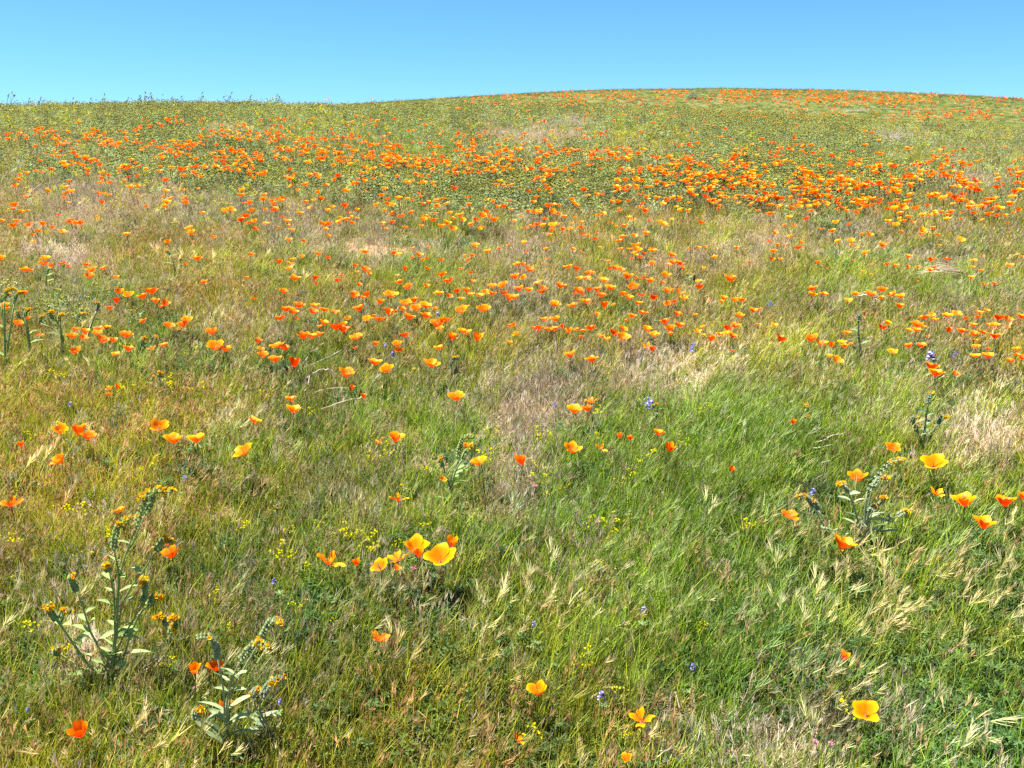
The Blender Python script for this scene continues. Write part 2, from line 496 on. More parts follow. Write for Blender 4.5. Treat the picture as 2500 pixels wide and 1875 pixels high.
def tuft_fiddle(h, n, hue, fl=4):
    """a bushy fiddleneck plant, for the far band of the field"""
    mb = MB()
    for i in range(n):
        a = random.uniform(0, 6.28)
        d = Vector((math.cos(a) * .35 + .1, math.sin(a) * .35, 1))
        pts = curve_pts(Vector((math.cos(a) * .03, math.sin(a) * .03, 0)), d, h * random.uniform(.65, 1.05), Vector((random.gauss(.1, .3), random.gauss(0, .3), .2)), 5)
        c = vary(hue, .15)
        mb.ribbon(pts, [.006, .0055, .005, .004, .0035, .003], Vector((math.sin(a), -math.cos(a), 0)), c, c)
        for j in range(1, 5):
            for q in range(3):
                b = random.uniform(0, 6.28)
                dd = Vector((math.cos(b), math.sin(b), .7)).normalized(); sd_ = Vector((-math.sin(b), math.cos(b), .2)).normalized()
                L = .07 * random.uniform(.6, 1.3) * (1.2 - j * .15); cc = vary(hue, .3)
                mb.ribbon([pts[j], pts[j] + dd * L * .5, pts[j] + dd * L + Vector((0, 0, -.01))], [.004, .013, .002], sd_, cc, cc)
        for q in range(2):
            e = pts[-1] + Vector((random.gauss(0, .02), random.gauss(0, .02), random.gauss(0, .01)))
            mb.blob(e, .011, vary((.09, .12, .05), .3), 1.0)
            for k in range(fl if q == 0 else 1):
                mb.blob(e + Vector((random.gauss(0, .012), random.gauss(0, .012), random.uniform(.004, .016))), .0062, vary((.55, .45, .02), .2), .6)
    return mb

def library(name, makers, mat=M_PLANT):
    lib = bpy.data.collections.new(name)
    for i, f in enumerate(makers):
        mb = f() if callable(f) else f
        me = mb.mesh('%s_%02d' % (name, i), mat, smooth=False) if isinstance(mb, MB) else mb
        lib.objects.link(bpy.data.objects.new('%s_%02d' % (name, i), me))
    return lib

def scatter(name, label, lib, nlib, P, rotz, tilt, scale, icol, idx=None):
    """one mass object: a point cloud that carries copies of the tufts of lib"""
    n = len(P)
    me = bpy.data.meshes.new(name)
    me.vertices.add(n); me.vertices.foreach_set('co', np.asarray(P, np.float32).ravel())
    R = np.zeros((n, 3), np.float32); R[:, 2] = rotz; R[:, 0] = tilt[0]; R[:, 1] = tilt[1]
    S = np.asarray(scale, np.float32)
    if S.ndim == 1: S = np.repeat(S[:, None], 3, 1)
    a = me.attributes.new('rot', 'FLOAT_VECTOR', 'POINT'); a.data.foreach_set('vector', R.ravel())
    a = me.attributes.new('scl', 'FLOAT_VECTOR', 'POINT'); a.data.foreach_set('vector', S.ravel())
    if idx is None: idx = rng.integers(0, nlib, n)
    a = me.attributes.new('idx', 'INT', 'POINT'); a.data.foreach_set('value', np.asarray(idx, np.int32))
    C = np.ones((n, 4), np.float32); C[:, :3] = icol
    a = me.attributes.new('icol', 'FLOAT_COLOR', 'POINT'); a.data.foreach_set('color', C.ravel())
    me.update()
    o = put(name, me); tag(o, label, kind='stuff')
    ng = bpy.data.node_groups.new(name, 'GeometryNodeTree')
    ng.interface.new_socket('Geometry', in_out='INPUT', socket_type='NodeSocketGeometry')
    ng.interface.new_socket('Geometry', in_out='OUTPUT', socket_type='NodeSocketGeometry')
    gi = ng.nodes.new('NodeGroupInput'); go = ng.nodes.new('NodeGroupOutput')
    ci = ng.nodes.new('GeometryNodeCollectionInfo'); ci.inputs['Collection'].default_value = lib
    ci.inputs['Separate Children'].default_value = True; ci.inputs['Reset Children'].default_value = True
    ip = ng.nodes.new('GeometryNodeInstanceOnPoints'); ip.inputs['Pick Instance'].default_value = True
    def attr(nm, ty):
        x = ng.nodes.new('GeometryNodeInputNamedAttribute'); x.data_type = ty; x.inputs['Name'].default_value = nm
        return next(s_ for s_ in x.outputs if s_.enabled and s_.name == 'Attribute')
    e2r = ng.nodes.new('FunctionNodeEulerToRotation')
    ng.links.new(attr('rot', 'FLOAT_VECTOR'), e2r.inputs[0])
    ng.links.new(gi.outputs[0], ip.inputs['Points']); ng.links.new(ci.outputs[0], ip.inputs['Instance'])
    ng.links.new(attr('idx', 'INT'), ip.inputs['Instance Index'])
    ng.links.new(e2r.outputs[0], ip.inputs['Rotation']); ng.links.new(attr('scl', 'FLOAT_VECTOR'), ip.inputs['Scale'])
    ng.links.new(ip.outputs[0], go.inputs[0])
    md = o.modifiers.new('copies', 'NODES'); md.node_group = ng
    return o

# ------------------------------------------------------------------ where each kind of plant grows
def G(px, py, items):
    r = 0
    for cx, cy, rx, ry, a in items:
        r = r + a * np.exp(-(((px - cx) / rx) ** 2 + ((py - cy) / ry) ** 2))
    return r

DRY = [(250, 500, 260, 60, 2.2), (640, 530, 240, 50, 1.8), (930, 598, 220, 32, 2.5), (130, 610, 90, 25, 2.4), (560, 320, 95, 20, 2.2),
       (1300, 330, 140, 16, 1.6), (1400, 297, 70, 14, 1.4), (1920, 590, 170, 40, 1.8), (2090, 545, 60, 25, 2.2), (1700, 640, 150, 40, 1.2),
       (580, 765, 70, 22, 2.2), (640, 820, 140, 50, 1.1), (1700, 905, 140, 55, 5.0), (1520, 890, 170, 60, 1.8), (1300, 960, 200, 90, 1.2),
       (2420, 1045, 110, 60, 4.0), (2080, 1010, 120, 35, 1.2), (620, 1030, 90, 40, 1.6), (1210, 1190, 110, 60, 1.8), (1230, 1000, 120, 100, 1.0),
       (850, 1210, 160, 80, .8), (230, 1590, 80, 45, 3.0), (1850, 1800, 170, 90, 3.5), (2230, 1720, 60, 45, 2.0), (2350, 440, 90, 15, 1.6),
       (2280, 640, 110, 25, 1.6), (2080, 720, 90, 30, 1.0), (1900, 500, 120, 25, 1.0), (400, 460, 200, 30, 1.2), (2170, 335, 70, 22, 1.5), (700, 1560, 120, 50, .5)]
PALEST = [(1700, 905, 130, 50, 1), (2420, 1045, 100, 55, 1), (230, 1590, 70, 40, .9), (560, 320, 90, 20, .4), (130, 610, 80, 22, .5), (1850, 1820, 140, 70, .6)]
LUSH = [(2050, 1050, 380, 70, 2.2), (1650, 1120, 260, 110, 1.8), (1850, 890, 250, 50, 1.0), (2150, 680, 260, 36, 2.2), (900, 660, 170, 45, .9),
        (150, 890, 200, 70, 1.6), (1270, 870, 150, 50, 1.6), (1500, 1260, 300, 110, 1.2), (1250, 1650, 260, 120, .8), (50, 1050, 80, 100, 1.0),
        (500, 1750, 350, 100, .7), (1600, 1550, 300, 120, .8), (2250, 1250, 300, 80, .8), (800, 860, 90, 50, 1.2), (1450, 610, 60, 18, .8), (300, 250, 500, 25, .3)]
FEA = [(2150, 1450, 300, 150, 1.3), (1150, 1700, 250, 130, 1.0), (1900, 1620, 300, 100, .6), (500, 880, 70, 28, 1.4), (940, 865, 40, 20, .8),
       (2100, 1270, 260, 100, 1.0), (2050, 560, 90, 18, 2.0), (1040, 585, 90, 20, 1.4), (2290, 600, 130, 22, 1.6), (430, 1090, 70, 25, .9), (980, 1500, 200, 60, .5),
       (1560, 570, 80, 16, .8), (700, 900, 120, 60, .4), (2050, 620, 60, 20, 1.2), (400, 850, 160, 60, .6), (2400, 1650, 200, 200, .8), (1100, 1410, 220, 30, .6)]
LEAFY = [(2200, 1500, 320, 260, .8), (1150, 1680, 320, 160, .9), (900, 1320, 320, 100, .5), (450, 1350, 320, 150, .35), (150, 860, 200, 60, .6), (1800, 1250, 250, 80, .4)]
FID = [(1250, 465, 330, 30, 14.0), (2050, 440, 220, 40, 2.0), (1950, 400, 200, 30, 1.0), (100, 770, 170, 50, .5), (650, 440, 200, 30, .8), (300, 380, 280, 40, 1.0)]
PALEHEADS = [(2100, 1520, 260, 150, .7), (1950, 1010, 320, 60, .9), (1500, 1380, 400, 180, .3), (850, 650, 140, 28, 1.5), (150, 920, 70, 40, .6), (1900, 1780, 300, 100, .7),
             (1900, 900, 200, 50, .6), (560, 1650, 200, 100, .3), (1350, 1580, 250, 90, .5)]

def candidates():
    out = []
    rings = [(1.35, 3.5, 1050), (3.5, 7, 620), (7, 14, 270), (14, 33, 92)]
    for y0, y1, lam in rings:
        w = 2 * (.74 * y1 + .7); n = int(w * (y1 - y0) * lam)
        Y = rng.uniform(y0, y1, n); X = rng.uniform(-w / 2, w / 2, n)
        k = np.abs(X) < .74 * Y + .7; out.append(np.stack([X[k], Y[k]], 1))
    n = 60000
    Y = rng.uniform(46, 112, n); X = rng.uniform(-60, 100, n); k = np.abs(X) < .74 * Y
    out.append(np.stack([X[k], Y[k]], 1))
    return np.concatenate(out)

P2 = candidates()
gx, gy = P2[:, 0], P2[:, 1]
gz = ground(gx, gy)
ppx, ppy, pzc = project(gx, gy, gz + .06)
ppx = np.clip(ppx, -100, 2600); ppy = np.clip(ppy, 150, 1950)
far = gy > 44

def wob(s, seed, k):
    return np.exp(k * (fbm(gx, gy, s * np.clip(gy / 5, .7, 8), seed) - .5))

lowr = np.clip((ppx - 1100) / 700, 0, 1) * np.clip((ppy - 1000) / 300, 0, 1)
W = {}
W['green'] = (1.45 + np.clip((ppy - 900) / 500, 0, .4)) * wob(.5, 21, 2.0)
W['lush'] = (.10 + G(ppx, ppy, LUSH)) * wob(.6, 22, 2.5)
W['dry'] = (np.interp(ppy, [215, 300, 430, 700, 1000, 1500, 1875], [.25, .3, .75, .8, .5, .32, .2]) * (1 - .55 * lowr) + np.clip(2.4 * G(ppx, ppy, DRY) - .35, 0, 12)) * wob(.45, 23, 4.0)
W['awn'] = np.interp(ppy, [400, 600, 900, 1400, 1875], [.2, .5, .6, .45, .3]) * (1 - .55 * lowr) * wob(.4, 24, 3.2)
W['pale'] = (np.interp(ppy, [400, 900, 1875], [.03, .06, .08]) + .6 * G(ppx, ppy, PALEHEADS)) * wob(.35, 25, 4.0)
W['fea'] = (.16 + 1.5 * G(ppx, ppy, FEA)) * wob(.3, 26, 4.5)
W['leafy'] = (np.interp(ppy, [400, 800, 1200, 1875], [.15, .3, .55, .8]) + 1.5 * G(ppx, ppy, LEAFY)) * wob(.3, 27, 3.0)
W['fid'] = (np.interp(ppy, [215, 300, 380, 450, 500, 560], [1.5, 1.3, .8, .4, .12, 0]) + G(ppx, ppy, FID)) * wob(.7, 28, 5.0)
W['fid'] = np.where(far, .25, W['fid']); W['dry'] = np.where(far, .12, W['dry']); W['green'] = np.where(far, 1.6, W['green'])
W['fid'] *= 1 - np.clip(G(ppx, ppy, DRY[:9] + DRY[-2:]) / 2, 0, .9)
barez = np.clip(G(ppx, ppy, [(1060, 1115, 60, 26, 1.2), (930, 600, 140, 14, .7)]), 0, .93)
names = list(W)
Wm = np.stack([W[k] for k in names], 1)
cum = np.cumsum(Wm, 1); u = rng.random(len(gx)) * cum[:, -1]
kind = (u[:, None] > cum).sum(1)
keep = (rng.random(len(gx)) > barez)
pal = np.clip(G(ppx, ppy, PALEST), 0, 1)

random.seed(11)
LIB = {
    'green': library('green_tuft', [lambda: tuft_grass(24, .06, .17, .0052, .06, .12, [GREEN, GREEN2, OLIVE], STRAW, .25) for _ in range(7)]),
    'lush': library('long_tuft', [lambda: join(tuft_grass(24, .12, .23, .0056, .05, .22, [GREEN, GREEN, GREEN2], PALE, .12, 4),
                                               tuft_headed(2, .16, .22, .3, GREEN, (.25, .29, .06), (.42, .40, .16), .055, 9, .5)) for _ in range(6)]),
    'dry': library('dry_tuft', [lambda: join(tuft_grass(17, .05, .14, .0046, .06, .05, [STRAW, PINK, PINK, PALE], PALE, .3),
                                             tuft_headed(3, .07, .14, .1, PINK, PINK, PALE, .04, 8, .7)) for _ in range(6)]),
    'awn': library('brown_headed_tuft', [lambda: join(tuft_grass(13, .06, .16, .0050, .06, .12, [OLIVE, GREEN, GREEN2], PURP, .35),
                                                      tuft_headed(5, .10, .17, .2, OLIVE, PURP, (.44, .32, .17), .042, 9, .3, .0020)) for _ in range(6)]),
    'pale': library('pale_headed_tuft', [lambda: join(tuft_grass(14, .08, .17, .0052, .05, .15, [GREEN, OLIVE], PALE, .3),
                                                      tuft_headed(3, .13, .20, .25, (.24, .28, .07), (.40, .42, .16), (.62, .55, .36), .055, 13, .5, .0020)) for _ in range(6)]),
    'fea': library('feathery_tuft', [lambda: tuft_feather(13, random.uniform(.09, .14), FEAC) for _ in range(5)]),
    'leafy': library('leafy_tuft', [lambda: tuft_forb(13, .08, FORB) for _ in range(4)] + [lambda: tuft_forb(10, .11, (.10, .16, .03), .010, .0) for _ in range(2)]),
    'fid': library('bushy_tuft', [lambda: tuft_fiddle(random.uniform(.24, .38), 6, random.choice([(.21, .30, .11), (.25, .33, .15), (.17, .28, .04)]), 3) for _ in range(6)]),
}
NL = {'green': 7, 'lush': 6, 'dry': 6, 'awn': 6, 'pale': 6, 'fea': 5, 'leafy': 6, 'fid': 6}
STUFF = {'green': ('green_grass', 'short fresh green grass growing over the whole hillside'),
         'lush': ('long_grass', 'long bright green grass bent over by the wind in patches'),
         'dry': ('dry_grass', 'dry straw and pinkish tan grass in worn patches'),
         'awn': ('brown_seed_grass', 'grass with purplish brown seed heads mixed through the green'),
         'pale': ('pale_seed_grass', 'grass with pale feathery seed heads all leaning to one side'),
         'fea': ('poppy_foliage', 'finely cut grey green poppy foliage close to the ground'),
         'leafy': ('leafy_ground_cover', 'low dark green leafy weeds between the grass'),
         'fid': ('fiddleneck_thicket', 'grey green thicket of fiddleneck plants with tiny yellow tops up the slope')}
for ki, nm in enumerate(names):
    m = keep & (kind == ki)
    if nm == 'fid': m &= rng.random(len(gx)) < .8
    x, y, z = gx[m], gy[m], gz[m]
    n = len(x)
    s = np.interp(y, [1.5, 6, 12, 30, 44, 60, 110], [.92, 1.0, 1.15, 1.5, 1.6, 2.3, 3.0]) * rng.uniform(.7, 1.25, n)
    if nm == 'fid': s = np.interp(y, [4, 10, 30, 60, 110], [.55, .75, 1.0, 1.3, 2.0]) * rng.uniform(.55, 1.15, n) * np.where(rng.random(n) < .05, 1.35, 1)
    S = np.stack([s, s, s * np.interp(y, [0, 3, 8, 14, 40, 60, 110], [.95, .9, .8, .72, .7, .42, .36])], 1)
    if nm == 'fid': S[:, 2] = s * np.interp(y, [0, 20, 40, 60], [1, 1, 1, .3])
    t = fbm(x, y, 1.1, 40)[:, None]; t2 = fbm(x, y, .35, 41)[:, None]
    c = np.ones((n, 3)) * (1 + (rng.random((n, 1)) - .5) * .75) * (.62 + .76 * t2)
    warm = np.clip(t * 2 - .5, 0, 1)
    if nm not in ('dry', 'fid'):
        c = c * ((1 - warm) * np.array([[.86, 1.0, .95]]) + warm * np.array([[1.28, 1.02, .8]]))
    if nm == 'dry':
        p = pal[m][:, None]
        c = c * ((1 - p) * np.array([[.92, .92, .92]]) + p * np.array([[1.75, 1.8, 1.9]]))
    dk = lowr[m][:, None]
    if nm in ('green', 'lush'): c = c * (1 - dk * np.array([[.30, .08, -.1]]))
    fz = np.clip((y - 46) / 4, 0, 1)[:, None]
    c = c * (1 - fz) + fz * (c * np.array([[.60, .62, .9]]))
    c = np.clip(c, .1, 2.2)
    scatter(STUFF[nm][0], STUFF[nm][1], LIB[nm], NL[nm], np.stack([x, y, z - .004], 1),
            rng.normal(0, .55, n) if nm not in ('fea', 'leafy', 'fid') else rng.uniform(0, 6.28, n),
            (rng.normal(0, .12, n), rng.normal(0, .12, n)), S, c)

# tiny yellow flowers dotted through the low ground cover
def yellow_dots():
    mbs = []
    for k in range(4):
        mb = MB()
        for i in range(random.randint(3, 6)):
            a = random.uniform(0, 6.28); b = Vector((math.cos(a), math.sin(a), 0)) * random.uniform(.01, .05)
            pts = curve_pts(b * .3, Vector((b.x * 6, b.y * 6, 1)), random.uniform(.08, .13), Vector((0, 0, 0)), 3)
            mb.ribbon(pts, [.0016] * 4, Vector((0, 1, 0)), GREEN, GREEN)
            for q in range(random.randint(2, 5)):
                n_ = Vector((random.gauss(0, .5), random.gauss(-.2, .5), 1)).normalized()
                floret(mb, pts[-1] + Vector((random.gauss(0, .006), random.gauss(0, .006), random.gauss(0, .004))), n_, .0052, vary((.78, .72, .01), .1))
        mbs.append(mb)
    return mbs
_yw = G(ppx, ppy, [(450, 1350, 450, 220, 1), (1050, 1250, 300, 150, 1), (1500, 1250, 350, 150, .8), (1450, 1100, 150, 60, .4), (350, 930, 200, 60, .7), (2200, 1700, 250, 150, .25), (1450, 1650, 250, 150, .2),
                   (700, 420, 900, 90, .8), (400, 290, 700, 60, 1.2), (1900, 330, 600, 50, .6)])
_m = (rng.random(len(gx)) < _yw * np.where(gy < 7, .035, .07)) & (gy < 34)
_n = int(_m.sum())
scatter('small_yellow_flowers', 'tiny bright yellow wildflowers dotted low through the grass', library('yellow_dots', yellow_dots()), 4,
        np.stack([gx[_m], gy[_m], gz[_m]], 1), rng.uniform(0, 6.28, _n), (rng.normal(0, .15, _n), rng.normal(0, .15, _n)),
        np.interp(gy[_m], [1.5, 6, 15, 34], [.75, 1, 1.3, 1.7]) * rng.uniform(.8, 1.3, _n), np.ones((_n, 3)))
# ------------------------------------------------------------------ poppies
def petal(mb, az, phi0, phi1, A, L, flare=.25, seed=0, rip=.06, outer=0, vmax=1.0, nu=11, nv=7, droop=0):
    """one cupped petal of a flower whose mouth is about one unit wide"""
    R = random.Random(seed)
    ph = [R.uniform(0, 6.28) for _ in range(3)]
    V = []; C = []
    r = .035; z = 0.0; prof = [(r, z)]
    for j in range(1, nv + 1):
        v = j / nv
        phi = phi0 + (phi1 - phi0) * v ** .8 + (flare * max(0, v - .7) / .3) + droop * max(0, v - .5)
        r += math.sin(phi) * L / nv; z += math.cos(phi) * L / nv
        prof.append((r, z))
    for j in range(nv + 1):
        for i in range(nu + 1):
            u = -1 + 2 * i / nu
            vv = j / nv * (1 - .22 * abs(u) ** 2.6 - .03 * (1 - math.cos(u * 3)) + rip * .35 * math.sin(u * 5 + ph[0]))
            jf = vv * nv; j0 = min(int(jf), nv - 1); f = jf - j0
            rr = prof[j0][0] * (1 - f) + prof[j0 + 1][0] * f; zz = prof[j0][1] * (1 - f) + prof[j0 + 1][1] * f
            rr *= 1 + .035 * outer - .10 * u * u * (1 - .4 * vv) + rip * vv * vv * math.sin(u * 4 + ph[1]) + .022 * vv * math.sin(u * 11 + ph[2])
            zz += rip * .6 * vv ** 3 * math.sin(u * 6 + ph[2]) * L
            a = az + u * A * (1 - .25 * (1 - vv) ** 2)
            V.append(Vector((rr * math.cos(a), rr * math.sin(a), zz)))
            C.append((vv * .95, u * .5 + .5, 0))
    F = []
    for j in range(nv):
        for i in range(nu):
            a = j * (nu + 1) + i; F.append((a, a + 1, a + nu + 2, a + nu + 1))
    mb.add(V, F, C)

# shape -> (phi0, phi1, half angle, flare, ripple, spread of the petals)
SHAPES = {'c': (1.15, .50, .98, .45, .06, .10), 'd': (1.10, .36, .95, .55, .07, .10), 'o': (1.25, .72, .98, .35, .09, .16), 'k': (.95, .20, .98, .30, .09, .12),
          'f': (1.20, .80, .60, .20, .14, .40), 't': (1.20, .50, 1.0, .50, .09, .14)}
def poppy_petals(shape, seed):
    p0, p1, A, fl, rip, sp_ = SHAPES[shape]
    R = random.Random(seed); out = []
    L = .60 if shape != 'k' else .72
    for k in range(4):
        mb = MB()
        petal(mb, k * math.pi / 2 + R.gauss(0, .12), p0, max(0, p1 + R.gauss(0, sp_)), A * R.uniform(.9, 1.05), L * R.uniform(.93, 1.07),
              fl, seed * 10 + k, rip, outer=(k % 2) * 2 - 1, droop=R.uniform(0, .6) if shape in 'f' else 0)
        out.append(mb)
    # one unit of width over the mouth
    w = max(math.hypot(x, y) for mb in out for x, y, z in mb.v) * 2 * .92
    for mb in out: mb.v = [(x / w, y / w, z / w) for x, y, z in mb.v]
    return out

def stamens_mb():
    mb = MB()
    for i in range(14):
        a = random.uniform(0, 6.28); t = random.uniform(.1, .5)
        d = Vector((math.cos(a) * t, math.sin(a) * t, 1)).normalized(); s_ = d.orthogonal().normalized()
        b = Vector((0, 0, .02)); e = b + d * random.uniform(.16, .26)
        mb.ribbon([b, e], [.022, .03], s_, (.85, .38, .02), (.85, .45, .02))
    mb.tube([Vector((0, 0, -.04)), Vector((0, 0, -.005)), Vector((0, 0, .015))], [.03, .055, .075], (.30, .16, .08), (.35, .12, .06), 7)
    return mb

PET = {}; HEAD = {}; HEADI = []
for sh in SHAPES:
    for q in range(3):
        mbs = poppy_petals(sh, 100 + ord(sh) * 7 + q)
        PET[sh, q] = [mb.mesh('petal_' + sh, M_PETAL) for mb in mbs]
        al = MB()
        for mb in mbs: join(al, mb)
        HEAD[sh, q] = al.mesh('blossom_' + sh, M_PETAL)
        HEADI.append((sh, al))
STAMEN = stamens_mb().mesh('stamens', M_THING, smooth=False)

_stem_cache = []
for q in range(6):
    mb = MB(); a = random.uniform(0, 6.28); b = random.uniform(.10, .3)
    pts = [Vector((math.cos(a) * b * (1 - t) ** 1.7 * 1.0, math.sin(a) * b * (1 - t) ** 1.7, -1 + t)) for t in (0, .25, .5, .75, .92, 1)]
    pts = [Vector((p.x, p.y, p.z)) for p in pts]
    V0 = mb.tube([Vector((p.x, p.y, p.z)) for p in pts], [.0085, .0085, .008, .0075, .0075, .010], (.16, .20, .07), (.24, .17, .07), 5)
    _stem_cache.append(mb.mesh('stem', M_THING))

TONE = {'y': .58, 'o': .42, 'r': .20}
TW = {'y': 'golden', 'o': 'orange', 'r': 'red-orange'}
SW = {'c': 'cup', 'd': 'deep', 'o': 'open', 'k': 'narrow', 'f': 'ragged', 't': 'tilted'}
ORD = ['first', 'second', 'third', 'fourth', 'fifth', 'sixth', 'seventh', 'eighth', 'ninth', 'tenth', 'eleventh', 'twelfth', 'thirteenth', 'fourteenth']
FOL = [tuft_feather(9, .12, (.12, .20, .08)).mesh('leaves', M_THING, smooth=False) for _ in range(3)]
proto = {}
poppy_spots = []

def build_poppy(detail, sh, q):
    """poppy > petals, stamens, stem"""
    t = empty('poppy', (0, 0, 0))
    kids = []
    if detail:
        for me in PET[sh, q]: kids.append(put('petal', me, t))
        kids.append(put('stamens', STAMEN, t))
    else:
        kids.append(put('blossom', HEAD[sh, q], t))
    kids.append(put('stem', _stem_cache[q], t))
    kids.append(put('leaves', FOL[q % 3], t))
    return t

def place_poppy(px, py, w, sh, tone, label, group, lean=None, yaw=None, h=None):
    """px, py: middle of the blossom in the photograph; w: its width there"""
    if sh == 'c' and random.random() < .45: sh = 'd'
    q = random.randint(0, 2); detail = w >= 26
    h = h if h is not None else random.uniform(.16, .21)
    p, zc = at(px, py, h)
    size = min(max(w * (1.0 if sh == 'k' else 1.14) * zc / FPX, .034), .115)
    key = (detail, sh, q)
    if key not in proto:
        proto[key] = build_poppy(*key); root = proto[key]
    else:
        src = proto[key]; root = src.copy(); COL.objects.link(root)
        for ch in list(src.children):
            c_ = ch.copy(); c_.parent = root; COL.objects.link(c_)
    g = float(ground(p.x, p.y)); hh = max(p.z - g, .05)
    up = {'k': .8, 'c': .42, 'd': .45, 'o': .28, 'f': .35, 't': .40}[sh]
    root.location = (p.x, p.y, g)
    if lean is None: lean = (random.gauss(.04, .18), random.gauss(.10, .15)) if sh != 't' else (-.2 + random.gauss(0, .12), .36)
    yaw = random.uniform(0, 6.28) if yaw is None else yaw
    # lean = (towards +X, towards the camera)
    Rm = Matrix.Rotation(lean[0], 3, 'Y') @ Matrix.Rotation(lean[1], 3, 'X') @ Matrix.Rotation(yaw, 3, 'Z')
    axis = Rm @ Vector((0, 0, 1))
    headpos = Vector((0, 0, hh)) - axis * size * up * .5
    tn = min(.95, max(.05, TONE[tone] + random.uniform(-.08, .08)))
    for ch in root.children:
        if ch.name.startswith('leaves'):
            k = random.uniform(.75, 1.15) * np.interp(zc, [2, 8], [1, 1.2]); ch.scale = (k,) * 3; ch.rotation_euler = (0, 0, random.uniform(0, 6.28)); ch.color = (1, 1, 1, 1)
        elif ch.name.startswith('stem'):
            L_ = headpos.z
            ch.location = headpos + axis * (-.02 * size); ch.rotation_euler = (0, 0, random.uniform(0, 6.28))
            k = .45 if w < 26 else .38
            ch.scale = (k * random.uniform(.5, 1.0) * .5, k * .35, L_)
            ch.color = (1, 1, 1, 1)
        else:
            ch.location = headpos; ch.rotation_euler = Rm.to_euler(); ch.scale = (size,) * 3
            ch.color = (1, 1, 1, 1) if ch.name.startswith('stamens') else (tn + random.uniform(-.05, .05), 0, 0, 1)
    tag(root, label, 'poppy', group)
    poppy_spots.append((p.x, p.y))
    return root

CROPS = {'A': (0, 600), 'A2': (0, 800), 'A3': (0, 1100), 'A4': (0, 1475), 'B': (625, 600), 'B2': (625, 800), 'B3': (625, 1100), 'B4': (625, 1475),
         'C': (1250, 600), 'C2': (1250, 800), 'C3': (1250, 1100), 'C4': (1250, 1475), 'D0': (1875, 500), 'D': (1875, 700), 'D2': (1875, 1000), 'D4': (1875, 1475)}
def px_of(crop, x, y):
    o = CROPS[crop]; return o[0] + x / 3.539, o[1] + y / 3.539

